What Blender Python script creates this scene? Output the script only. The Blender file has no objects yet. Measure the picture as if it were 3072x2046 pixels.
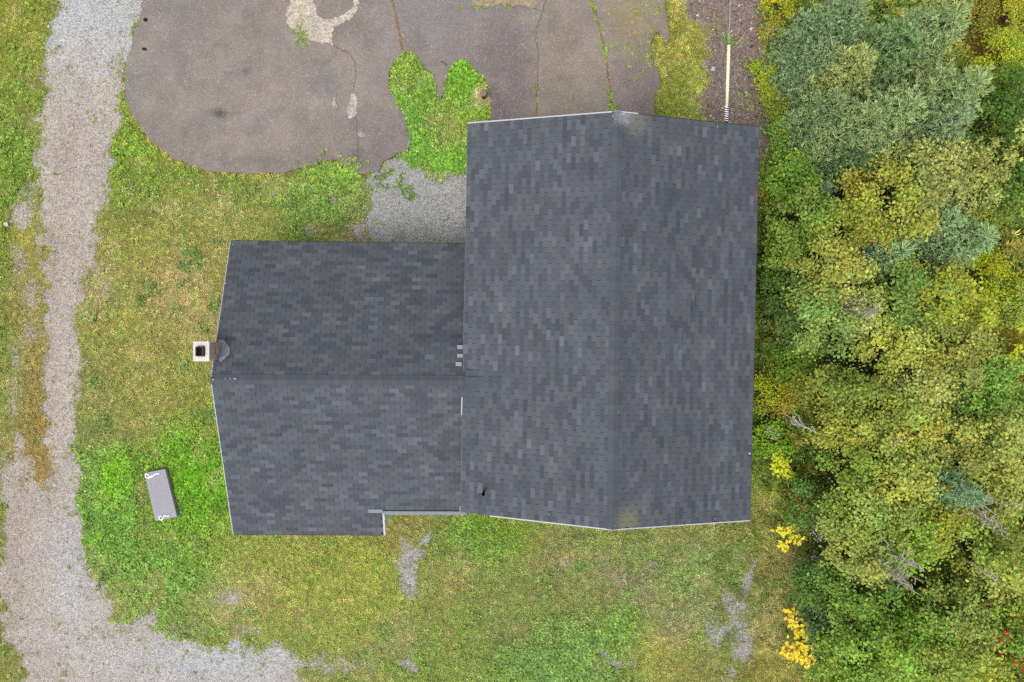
import bpy, bmesh, math, random
import numpy as np
from mathutils import Vector, Matrix

random.seed(7)
RNG = np.random.default_rng(7)
R = math.radians
scene = bpy.context.scene
C = scene.collection

# ------------------------------------------------------------------ camera, sky, sun, exposure
H, F = 23.7, 2100.0                      # drone height above the ground (m), focal length in photo pixels
cam_d = bpy.data.cameras.new('drone_camera')
cam = bpy.data.objects.new('drone_camera', cam_d); C.objects.link(cam)
cam.location = (0, 0, H); cam.rotation_euler = (0, 0, 0)
cam_d.sensor_width = 36.0; cam_d.lens = 36.0 * F / 3072.0
cam_d.clip_start = 0.1; cam_d.clip_end = 2000
scene.camera = cam

world = bpy.data.worlds.new('World'); scene.world = world; world.use_nodes = True
wn = world.node_tree; wn.nodes.clear()
SUN_EL, SUN_AZ = R(64), R(222)           # azimuth clockwise from +Y
sky = wn.nodes.new('ShaderNodeTexSky'); sky.sky_type = 'NISHITA'; sky.sun_disc = False
sky.sun_elevation = SUN_EL; sky.sun_rotation = SUN_AZ
sky.air_density = 1.0; sky.dust_density = 4.0; sky.ozone_density = 1.0
hs = wn.nodes.new('ShaderNodeHueSaturation'); hs.inputs['Saturation'].default_value = 0.22   # cloud cover greys the sky evenly
bg = wn.nodes.new('ShaderNodeBackground'); bg.inputs['Strength'].default_value = 0.14
wo = wn.nodes.new('ShaderNodeOutputWorld')
wn.links.new(sky.outputs[0], hs.inputs['Color']); wn.links.new(hs.outputs[0], bg.inputs[0]); wn.links.new(bg.outputs[0], wo.inputs[0])

sun_d = bpy.data.lights.new('sun', 'SUN'); sun_d.energy = 0.65; sun_d.angle = R(30); sun_d.color = (1.0, 0.955, 0.90)
sun = bpy.data.objects.new('sun', sun_d); C.objects.link(sun)
_d = Vector((math.sin(SUN_AZ) * math.cos(SUN_EL), math.cos(SUN_AZ) * math.cos(SUN_EL), math.sin(SUN_EL)))
sun.rotation_euler = _d.to_track_quat('Z', 'Y').to_euler()
sun.location = (0, 0, 60)

scene.view_settings.view_transform = 'Standard'; scene.view_settings.look = 'None'
scene.view_settings.gamma = 1.0; scene.view_settings.use_curve_mapping = False
scene.view_settings.exposure = 0.97
scene.render.engine = 'CYCLES'
scene.cycles.max_bounces = 6; scene.cycles.diffuse_bounces = 3; scene.cycles.transmission_bounces = 4
scene.cycles.transparent_max_bounces = 6; scene.cycles.use_denoising = False

# ------------------------------------------------------------------ helpers
K = 1.75                                  # how much brighter than its albedo a sunlit level surface shows
def lin(c):
    c = np.asarray(c, float) / 255.0
    return np.where(c <= 0.04045, c / 12.92, ((c + 0.055) / 1.055) ** 2.4)
def alb(r, g, b, k=K):                    # colour as seen in the photo (sRGB) -> base colour
    return tuple(float(v) for v in lin((r, g, b)) / k)
def P(px, py, z=0.0):                     # photo point at a known height -> place in the world
    return Vector(((px - 1536.0) / F * (H - z), -(py - 1023.0) / F * (H - z), z))
def XY(px, py, z=0.0):
    v = P(px, py, z); return v.x, v.y

_TAB = RNG.random((256, 256))
def vnoise(x, y, f, s=0):
    x = np.asarray(x) * f + s * 17.31 + 1000; y = np.asarray(y) * f + s * 9.77 + 1000
    xi = np.floor(x).astype(int); yi = np.floor(y).astype(int)
    fx = x - xi; fy = y - yi; fx = fx * fx * (3 - 2 * fx); fy = fy * fy * (3 - 2 * fy)
    a = _TAB[xi & 255, yi & 255]; b = _TAB[(xi + 1) & 255, yi & 255]
    c = _TAB[xi & 255, (yi + 1) & 255]; d = _TAB[(xi + 1) & 255, (yi + 1) & 255]
    return (a * (1 - fx) + b * fx) * (1 - fy) + (c * (1 - fx) + d * fx) * fy
def fbm(x, y, f, s=0, o=4):
    t = 0; a = 0.5; n = 0
    for i in range(o):
        t = t + a * vnoise(x, y, f * 2 ** i, s + i * 3); n += a; a *= 0.55
    return t / n
def sstep(a, b, x):
    t = np.clip((x - a) / (b - a), 0, 1); return t * t * (3 - 2 * t)
def poly_sdf(U, V, pts):                  # signed distance to a polygon, positive inside (photo pixels at ground level)
    U = np.asarray(U, float); V = np.asarray(V, float)
    d = np.full(U.shape, 1e18); ins = np.zeros(U.shape, bool); n = len(pts)
    for i in range(n):
        x0, y0 = pts[i]; x1, y1 = pts[(i + 1) % n]
        dx, dy = x1 - x0, y1 - y0
        t = np.clip(((U - x0) * dx + (V - y0) * dy) / (dx * dx + dy * dy + 1e-9), 0, 1)
        d = np.minimum(d, (U - x0 - t * dx) ** 2 + (V - y0 - t * dy) ** 2)
        cnd = ((y0 > V) != (y1 > V)) & (U < (x1 - x0) * (V - y0) / (dy if abs(dy) > 1e-9 else 1e-9) + x0)
        ins ^= cnd
    d = np.sqrt(d); return np.where(ins, d, -d)
def line_dist(U, V, pts):
    d = np.full(np.shape(U), 1e18)
    for i in range(len(pts) - 1):
        x0, y0 = pts[i]; x1, y1 = pts[i + 1]; dx, dy = x1 - x0, y1 - y0
        t = np.clip(((U - x0) * dx + (V - y0) * dy) / (dx * dx + dy * dy + 1e-9), 0, 1)
        d = np.minimum(d, (U - x0 - t * dx) ** 2 + (V - y0 - t * dy) ** 2)
    return np.sqrt(d)
def toUV(X, Y): return 1536 + np.asarray(X) * F / H, 1023 - np.asarray(Y) * F / H

def mesh_np(name, V, faces4=None, faces3=None, col=None, attrs=None, smooth=False):
    """mesh from numpy arrays; col = one RGB per vertex"""
    me = bpy.data.meshes.new(name)
    V = np.asarray(V, np.float32); me.vertices.add(len(V)); me.vertices.foreach_set('co', V.ravel())
    loops = []; starts = []; n = 0
    parts = []
    if faces4 is not None and len(faces4): parts.append((np.asarray(faces4, np.int32), 4))
    if faces3 is not None and len(faces3): parts.append((np.asarray(faces3, np.int32), 3))
    st = 0; S = []; Lp = []
    for f, k in parts:
        Lp.append(f.ravel()); S.append(st + np.arange(len(f), dtype=np.int32) * k); st += f.size
    Lp = np.concatenate(Lp); S = np.concatenate(S)
    me.loops.add(len(Lp)); me.loops.foreach_set('vertex_index', Lp)
    me.polygons.add(len(S)); me.polygons.foreach_set('loop_start', S)
    me.polygons.foreach_set('use_smooth', np.full(len(S), bool(smooth)))
    if col is not None:
        a = me.color_attributes.new('col', 'FLOAT_COLOR', 'POINT')
        c = np.ones((len(V), 4), np.float32); c[:, :3] = col; a.data.foreach_set('color', c.ravel())
    for k, v in (attrs or {}).items():
        a = me.attributes.new(k, 'FLOAT', 'POINT'); a.data.foreach_set('value', np.asarray(v, np.float32))
    me.update(calc_edges=True); me.validate()
    return me
def link(name, me, mat=None, parent=None):
    o = bpy.data.objects.new(name, me); C.objects.link(o)
    if mat is not None and me is not None and not len(me.materials): me.materials.append(mat)
    if parent is not None: o.parent = parent
    return o
def empty(name, loc=(0, 0, 0), rz=0):
    o = bpy.data.objects.new(name, None); C.objects.link(o); o.location = loc; o.rotation_euler.z = rz
    o.empty_display_size = 0.2; return o
def tag(o, label=None, cat=None, group=None, kind=None):
    if label: o['label'] = label
    if cat: o['category'] = cat
    if group: o['group'] = group
    if kind: o['kind'] = kind
    return o
def bm_obj(name, bm, mat, parent=None, smooth=False):
    me = bpy.data.meshes.new(name); bm.normal_update(); bm.to_mesh(me); bm.free()
    if smooth:
        for p in me.polygons: p.use_smooth = True
    return link(name, me, mat, parent)
def bm_box(bm, c, s, m=None):
    r = bmesh.ops.create_cube(bm, size=1.0)['verts']
    for v in r:
        v.co = Vector((v.co.x * s[0], v.co.y * s[1], v.co.z * s[2])) + Vector(c)
        if m is not None: v.co = m @ v.co
    return r
def bm_bar(bm, a, b, w, h, up=(0, 0, 1)):
    """box beam from a to b"""
    a, b = Vector(a), Vector(b); d = (b - a); L = d.length; d.normalize()
    s = d.cross(Vector(up)); s.normalize(); u = s.cross(d)
    vs = []
    for t in (0, L):
        for i, j in ((-1, -1), (1, -1), (1, 1), (-1, 1)):
            vs.append(bm.verts.new(a + d * t + s * (i * w / 2) + u * (j * h / 2)))
    for q in ((0, 1, 2, 3), (7, 6, 5, 4), (0, 4, 5, 1), (1, 5, 6, 2), (2, 6, 7, 3), (3, 7, 4, 0)):
        bm.faces.new([vs[k] for k in q])
def tube_np(pts, rad, n=6):
    """tapered tube through points -> verts, quads"""
    pts = [Vector(p) for p in pts]; V = []; Q = []
    up = Vector((0.31, 0.17, 0.93))
    for i, p in enumerate(pts):
        t = (pts[min(i + 1, len(pts) - 1)] - pts[max(i - 1, 0)]).normalized()
        s = t.cross(up)
        if s.length < 1e-3: s = t.cross(Vector((1, 0, 0)))
        s.normalize(); u = s.cross(t); r = rad[i] if hasattr(rad, '__len__') else rad
        for k in range(n):
            a = 2 * math.pi * k / n
            V.append(p + s * (math.cos(a) * r) + u * (math.sin(a) * r))
    for i in range(len(pts) - 1):
        for k in range(n):
            a = i * n + k; b = i * n + (k + 1) % n
            Q.append((a, b, b + n, a + n))
    return V, Q
class Tubes:
    def __init__(s): s.V = []; s.Q = []
    def add(s, pts, rad, n=6):
        v, q = tube_np(pts, rad, n); o = len(s.V); s.V += v; s.Q += [tuple(i + o for i in f) for f in q]
    def obj(s, name, mat, parent=None):
        return link(name, mesh_np(name, [tuple(v) for v in s.V], faces4=s.Q, smooth=True), mat, parent)

# ------------------------------------------------------------------ materials
def new_mat(name):
    m = bpy.data.materials.new(name); m.use_nodes = True
    nt = m.node_tree; nt.nodes.clear()
    out = nt.nodes.new('ShaderNodeOutputMaterial'); b = nt.nodes.new('ShaderNodeBsdfPrincipled')
    nt.links.new(b.outputs[0], out.inputs[0])
    b.inputs['Specular IOR Level'].default_value = 0.25
    return m, nt, b, out
def N(nt, t, **kw):
    n = nt.nodes.new(t)
    for k, v in kw.items():
        if k in n.inputs.keys(): n.inputs[k].default_value = v
        else: setattr(n, k, v)
    return n
def noise(nt, scale, detail=3, rough=0.6, vec=None):
    n = N(nt, 'ShaderNodeTexNoise', Scale=scale, Detail=detail, Roughness=rough)
    if vec is None: vec = N(nt, 'ShaderNodeNewGeometry').outputs['Position']
    nt.links.new(vec, n.inputs['Vector']); return n
def maprange(nt, src, a, b, c, d):
    m = N(nt, 'ShaderNodeMapRange'); nt.links.new(src, m.inputs[0])
    for i, v in zip((1, 2, 3, 4), (a, b, c, d)): m.inputs[i].default_value = v
    return m
def mulcol(nt, colsock, facsock):
    m = N(nt, 'ShaderNodeMix', data_type='RGBA', blend_type='MULTIPLY'); m.inputs[0].default_value = 1
    nt.links.new(colsock, m.inputs[6]); nt.links.new(facsock, m.inputs[7]); return m.outputs[2]
def mixcol(nt, f, a, b):
    m = N(nt, 'ShaderNodeMix', data_type='RGBA')
    if isinstance(f, (int, float)): m.inputs[0].default_value = f
    else: nt.links.new(f, m.inputs[0])
    for i, s in ((6, a), (7, b)):
        if isinstance(s, (tuple, list)): m.inputs[i].default_value = (*s[:3], 1)
        else: nt.links.new(s, m.inputs[i])
    return m.outputs[2]
def bump(nt, b, h, strength=0.3, dist=0.02):
    n = N(nt, 'ShaderNodeBump', Strength=strength, Distance=dist); nt.links.new(h, n.inputs['Height'])
    nt.links.new(n.outputs[0], b.inputs['Normal'])

def plain(name, rgb, rough=0.7, var=0.15, scale=12.0, metal=0.0, bumps=0.15):
    m, nt, b, _ = new_mat(name)
    n = noise(nt, scale, 4); r = maprange(nt, n.outputs[0], 0.25, 0.75, 1 - var, 1 + var)
    c = N(nt, 'ShaderNodeRGB'); c.outputs[0].default_value = (*rgb, 1)
    nt.links.new(mulcol(nt, c.outputs[0], r.outputs[0]), b.inputs['Base Color'])
    b.inputs['Roughness'].default_value = rough; b.inputs['Metallic'].default_value = metal
    if bumps: bump(nt, b, noise(nt, scale * 6, 3).outputs[0], bumps, 0.01)
    return m

def mat_soil():
    """turf soil and thin gravel; col is the ground's own low-frequency colour, grv how stony it is"""
    m, nt, b, _ = new_mat('turf_soil')
    col = N(nt, 'ShaderNodeAttribute', attribute_name='col'); g = N(nt, 'ShaderNodeAttribute', attribute_name='grv')
    n1 = noise(nt, 26, 4, 0.7); n2 = noise(nt, 7, 4, 0.65)
    turf = mulcol(nt, col.outputs['Color'], maprange(nt, n1.outputs[0], 0.3, 0.7, 0.45, 1.35).outputs[0])
    turf = mulcol(nt, turf, maprange(nt, n2.outputs[0], 0.3, 0.7, 0.8, 1.15).outputs[0])
    pos = N(nt, 'ShaderNodeNewGeometry')
    vo = N(nt, 'ShaderNodeTexVoronoi', Scale=34.0); nt.links.new(pos.outputs['Position'], vo.inputs['Vector'])
    sep = N(nt, 'ShaderNodeSeparateColor'); nt.links.new(vo.outputs['Color'], sep.inputs[0])
    gc = N(nt, 'ShaderNodeAttribute', attribute_name='gcol')
    st = mulcol(nt, gc.outputs['Color'], maprange(nt, sep.outputs[0], 0, 1, 0.55, 1.38).outputs[0])
    n3 = noise(nt, 14, 4, 0.7)
    add = N(nt, 'ShaderNodeMath', operation='ADD'); nt.links.new(g.outputs['Fac'], add.inputs[0])
    nt.links.new(maprange(nt, n3.outputs[0], 0.25, 0.75, -0.35, 0.35).outputs[0], add.inputs[1])
    f = maprange(nt, add.outputs[0], 0.42, 0.6, 0, 1)
    nt.links.new(mixcol(nt, f.outputs[0], turf, st), b.inputs['Base Color'])
    b.inputs['Roughness'].default_value = 0.95; b.inputs['Specular IOR Level'].default_value = 0.1
    bump(nt, b, vo.outputs['Distance'], 0.5, 0.015)
    return m
def mat_gravel(name='loose_gravel', scale=30.0):
    m, nt, b, _ = new_mat(name)
    gc = N(nt, 'ShaderNodeAttribute', attribute_name='col')
    pos = N(nt, 'ShaderNodeNewGeometry')
    vo = N(nt, 'ShaderNodeTexVoronoi', Scale=scale); nt.links.new(pos.outputs['Position'], vo.inputs['Vector'])
    sep = N(nt, 'ShaderNodeSeparateColor'); nt.links.new(vo.outputs['Color'], sep.inputs[0])
    st = mulcol(nt, gc.outputs['Color'], maprange(nt, sep.outputs[0], 0, 1, 0.62, 1.36).outputs[0])
    st = mixcol(nt, maprange(nt, sep.outputs[1], 0.0, 1.0, 0.0, 0.22).outputs[0], st, alb(150, 128, 112))
    st = mulcol(nt, st, maprange(nt, noise(nt, 2.2, 5, 0.7).outputs[0], 0.3, 0.7, 0.86, 1.12).outputs[0])
    nt.links.new(st, b.inputs['Base Color'])
    b.inputs['Roughness'].default_value = 0.95; b.inputs['Specular IOR Level'].default_value = 0.1
    bump(nt, b, vo.outputs['Distance'], 0.6, 0.015)
    return m
def mat_asphalt():
    m, nt, b, _ = new_mat('weathered_asphalt')
    col = N(nt, 'ShaderNodeAttribute', attribute_name='col')
    pos = N(nt, 'ShaderNodeNewGeometry')
    vo = N(nt, 'ShaderNodeTexVoronoi', Scale=55.0); nt.links.new(pos.outputs['Position'], vo.inputs['Vector'])
    sep = N(nt, 'ShaderNodeSeparateColor'); nt.links.new(vo.outputs['Color'], sep.inputs[0])
    c = mulcol(nt, col.outputs['Color'], maprange(nt, sep.outputs[0], 0, 1, 0.80, 1.20).outputs[0])
    c = mixcol(nt, maprange(nt, sep.outputs[1], 0.965, 0.97, 0, 0.75).outputs[0], c, alb(205, 200, 195))   # pale chips
    c = mulcol(nt, c, maprange(nt, noise(nt, 1.3, 6, 0.7).outputs[0], 0.3, 0.7, 0.88, 1.10).outputs[0])
    c = mulcol(nt, c, maprange(nt, noise(nt, 9, 4, 0.7).outputs[0], 0.3, 0.7, 0.93, 1.06).outputs[0])
    nt.links.new(c, b.inputs['Base Color']); b.inputs['Roughness'].default_value = 0.9
    bump(nt, b, vo.outputs['Distance'], 0.25, 0.006)
    return m
def mat_attr(name, rough=0.9, scale=40.0, var=0.2, transl=0.0, instancer=False, spec=0.2, objcol=False):
    """colour comes from the piece itself (attribute), with fine grain"""
    m, nt, b, out = new_mat(name)
    a = N(nt, 'ShaderNodeAttribute', attribute_name='tint' if instancer else 'col')
    if instancer: a.attribute_type = 'INSTANCER'
    c = a.outputs['Color']
    if instancer:
        a2 = N(nt, 'ShaderNodeAttribute', attribute_name='col'); c = mulcol(nt, c, a2.outputs['Color'])
    if var: c = mulcol(nt, c, maprange(nt, noise(nt, scale, 3).outputs[0], 0.3, 0.7, 1 - var, 1 + var).outputs[0])
    nt.links.new(c, b.inputs['Base Color']); b.inputs['Roughness'].default_value = rough
    b.inputs['Specular IOR Level'].default_value = spec
    if transl:
        t = N(nt, 'ShaderNodeBsdfTranslucent'); nt.links.new(c, t.inputs['Color'])
        ad = N(nt, 'ShaderNodeMixShader'); ad.inputs[0].default_value = transl
        nt.links.new(b.outputs[0], ad.inputs[1]); nt.links.new(t.outputs[0], ad.inputs[2]); nt.links.new(ad.outputs[0], out.inputs[0])
    return m
def mat_shingle():
    m, nt, b, _ = new_mat('asphalt_shingle')
    a = N(nt, 'ShaderNodeAttribute', attribute_name='col'); c = a.outputs['Color']
    pos = N(nt, 'ShaderNodeNewGeometry').outputs['Position']
    c = mulcol(nt, c, maprange(nt, noise(nt, 120, 2, 0.7).outputs[0], 0.3, 0.7, 0.86, 1.14).outputs[0])    # mineral granules
    c = mulcol(nt, c, maprange(nt, noise(nt, 0.9, 5, 0.65).outputs[0], 0.3, 0.7, 0.90, 1.10).outputs[0])   # weathering
    # lichen on the two gable peaks
    nz = noise(nt, 26, 6, 0.85)
    for (cx, cy, cz, rad, colr) in LICHEN:
        d = N(nt, 'ShaderNodeVectorMath', operation='DISTANCE'); nt.links.new(pos, d.inputs[0]); d.inputs[1].default_value = (cx, cy, cz)
        f = maprange(nt, d.outputs['Value'], 0.1, rad, 0.9, 0.0)
        s = N(nt, 'ShaderNodeMath', operation='ADD'); nt.links.new(f.outputs[0], s.inputs[0])
        nt.links.new(maprange(nt, nz.outputs[0], 0.25, 0.75, -0.8, 0.6).outputs[0], s.inputs[1])
        mu = N(nt, 'ShaderNodeMath', operation='MULTIPLY'); nt.links.new(s.outputs[0], mu.inputs[0]); nt.links.new(maprange(nt, d.outputs['Value'], rad, rad * 1.25, 1, 0).outputs[0], mu.inputs[1])
        f2 = maprange(nt, mu.outputs[0], 0.22, 0.7, 0, 0.68)
        c = mixcol(nt, f2.outputs[0], c, colr)
    nt.links.new(c, b.inputs['Base Color']); b.inputs['Roughness'].default_value = 0.93; b.inputs['Specular IOR Level'].default_value = 0.18
    bump(nt, b, noise(nt, 160, 2).outputs[0], 0.25, 0.004)
    return m
LICHEN = [(*P(1905, 362, 4.5), 0.70, alb(132, 135, 118)), (*P(1868, 350, 4.6), 0.40, alb(158, 160, 164)),
          (*P(1885, 1562, 4.55), 0.66, alb(134, 134, 108))]

M = {}
M['soil'] = mat_soil(); M['gravel'] = mat_gravel(); M['asphalt'] = mat_asphalt(); M['shingle'] = mat_shingle()
M['cap_shingle'] = M['shingle']
M['leaf'] = mat_attr('leaves', rough=0.6, var=0.12, scale=25, transl=0.36, spec=0.2)
M['needle'] = mat_attr('spruce_needles', rough=0.75, var=0.12, scale=60, transl=0.12, spec=0.2)
M['blade'] = mat_attr('grass_blades', rough=0.75, var=0.0, transl=0.25, instancer=True, spec=0.12)
M['stone'] = mat_attr('loose_stones', rough=0.9, var=0.15, scale=60, instancer=True, spec=0.15)
M['bark'] = plain('bark', alb(92, 80, 70), 0.9, 0.3, 14)
M['dead_wood'] = plain('dead_wood', alb(206, 194, 186), 0.9, 0.2, 14)
M['white_metal'] = plain('white_drip_edge', alb(204, 204, 208), 0.5, 0.06, 6, bumps=0)
M['white_paint'] = plain('white_paint', (.72, .72, .72), 0.6, 0.06, 6, bumps=0.05)
M['deck'] = plain('roof_deck', alb(60, 60, 66), 0.9, 0.1, 8)
M['siding'] = plain('siding', alb(205, 203, 198), 0.7, 0.06, 5)
M['concrete'] = plain('concrete', alb(232, 226, 222), 0.9, 0.09, 9)
M['foundation'] = plain('foundation', alb(140, 138, 134), 0.95, 0.15, 7)
M['clay'] = plain('clay_flue', alb(120, 82, 72), 0.85, 0.25, 16)
M['flue_shade'] = plain('flue_shade', (0.004, 0.004, 0.004), 1.0, 0.1, 10)  # near-black that stands in for the shade down the flue
M['mortar'] = plain('mortar', alb(220, 210, 202), 0.95, 0.15, 30)
M['flash'] = plain('flashing', alb(134, 140, 150), 0.6, 0.25, 9)
M['pale_flash'] = plain('new_flashing', alb(150, 158, 164), 0.7, 0.2, 40)
M['black'] = plain('black_plastic', (0.008, 0.008, 0.009), 0.5, 0.1, 10, bumps=0)
M['boot'] = plain('vent_boot', alb(118, 124, 130), 0.6, 0.1, 14)
M['glass'] = plain('window_glass', (0.02, 0.025, 0.03), 0.08, 0.1, 2, bumps=0)

# ------------------------------------------------------------------ the lie of the land (photo pixels at ground level)
ASPHALT = [(440, -60), (425, 30), (402, 110), (385, 175), (376, 240), (378, 292), (396, 340), (424, 386), (452, 422), (498, 458), (548, 487),
           (613, 509), (680, 520), (745, 524), (822, 521), (868, 514), (915, 500), (960, 486), (1010, 480), (1060, 512), (1095, 520), (1135, 515),
           (1150, 490), (1180, 468), (1218, 452), (1234, 432), (1226, 398), (1212, 345), (1196, 315), (1188, 288), (1170, 268), (1166, 235),
           (1172, 208), (1188, 178), (1205, 158), (1240, 158), (1258, 182), (1278, 212), (1296, 240), (1304, 270), (1308, 292), (1320, 303),
           (1332, 280), (1340, 245), (1350, 210), (1372, 186), (1400, 182), (1420, 206), (1444, 224), (1456, 246), (1470, 262), (1472, 300),
           (1470, 345), (1466, 375), (1466, 460), (1950, 460), (1968, 400), (1964, 345), (1962, 290), (1978, 252), (1975, 215), (1950, 178),
           (1952, 130), (1968, 90), (2000, 130), (2008, 100), (1996, 30), (1990, -60)]
DRIVE = [(172, -60), (165, 60), (148, 170), (136, 245), (143, 272), (130, 320), (124, 360), (138, 378), (124, 430), (112, 480), (120, 560), (128, 640),
         (140, 690), (150, 760), (142, 830), (140, 905), (136, 980), (140, 1050), (132, 1130), (138, 1200), (150, 1290), (144, 1360), (150, 1400), (160, 1440), (120, 1462),
         (96, 1440), (84, 1390), (60, 1320), (44, 1340), (30, 1400), (14, 1470), (6, 1580), (4, 1720), (10, 1840), (30, 1925), (72, 1960), (88, 2110),
         (900, 2110), (890, 2000), (864, 1966), (842, 1930), (790, 1950), (716, 1932), (650, 1940), (608, 1930), (545, 1905), (488, 1890), (455, 1856), (395, 1866),
         (342, 1868), (318, 1806), (282, 1740), (250, 1670), (238, 1540), (230, 1364), (213, 1335), (217, 1226), (230, 1143), (217, 1056), (235, 925),
         (243, 834), (278, 760), (284, 682), (298, 640), (306, 560), (322, 485), (345, 412), (360, 390), (362, 280), (372, 185), (400, 130), (408, 90), (440, -60)]
YARD_GRAVEL = [(1080, 560), (1106, 520), (1140, 495), (1180, 470), (1222, 452), (1232, 474), (1285, 482), (1320, 508), (1356, 518), (1470, 500), (1480, 900), (1075, 900), (1085, 690), (1095, 630), (1110, 600)]
STONES_NE = [(2050, -60), (2060, 60), (2110, 80), (2120, 170), (2100, 260), (2098, 330), (2110, 420), (2250, 520), (2262, 640), (2284, 640), (2296, 500), (2316, 420), (2310, 330), (2296, 230), (2290, 150), (2300, 60), (2300, -60)]
SOUTH_A = [(1205, 1618), (1240, 1622), (1270, 1606), (1300, 1592), (1286, 1625), (1264, 1640), (1262, 1690), (1256, 1740), (1250, 1780), (1234, 1810), (1212, 1806), (1208, 1760), (1204, 1700), (1210, 1650)]
SOUTH_B = [(2150, 1790), (2170, 1760), (2215, 1770), (2235, 1690), (2262, 1680), (2272, 1720), (2258, 1745), (2225, 1780), (2262, 1830), (2255, 1880), (2268, 1915), (2240, 1970), (2215, 1990), (2200, 2060), (2170, 2060), (2190, 1950), (2188, 1880), (2160, 1830)]
SOUTH_C = [(1790, 1930), (1815, 1930), (1840, 1975), (1890, 1985), (1890, 2010), (1840, 2000), (1800, 1975)]
SOUTH_D = [(1186, 1995), (1225, 1985), (1250, 2012), (1210, 2012)]
FOREST = [(2330, -60), (2315, 60), (2300, 170), (2320, 300), (2330, 420), (2320, 520), (2290, 600), (2282, 900), (2276, 1200), (2270, 1420), (2330, 1480), (2390, 1560), (2420, 1680), (2440, 1760), (2400, 1850), (2420, 1980), (2440, 2110), (3300, 2110), (3300, -60)]
CRACKS = [[(1764, -20), (1785, 35), (1802, 100), (1815, 165), (1828, 243), (1833, 305), (1840, 335)],
          [(1642, -20), (1628, 35), (1609, 87), (1607, 122), (1613, 148)],
          [(1609, 270), (1611, 320), (1607, 350)],
          [(1172, -20), (1190, 55), (1201, 105), (1210, 155)]]

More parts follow.
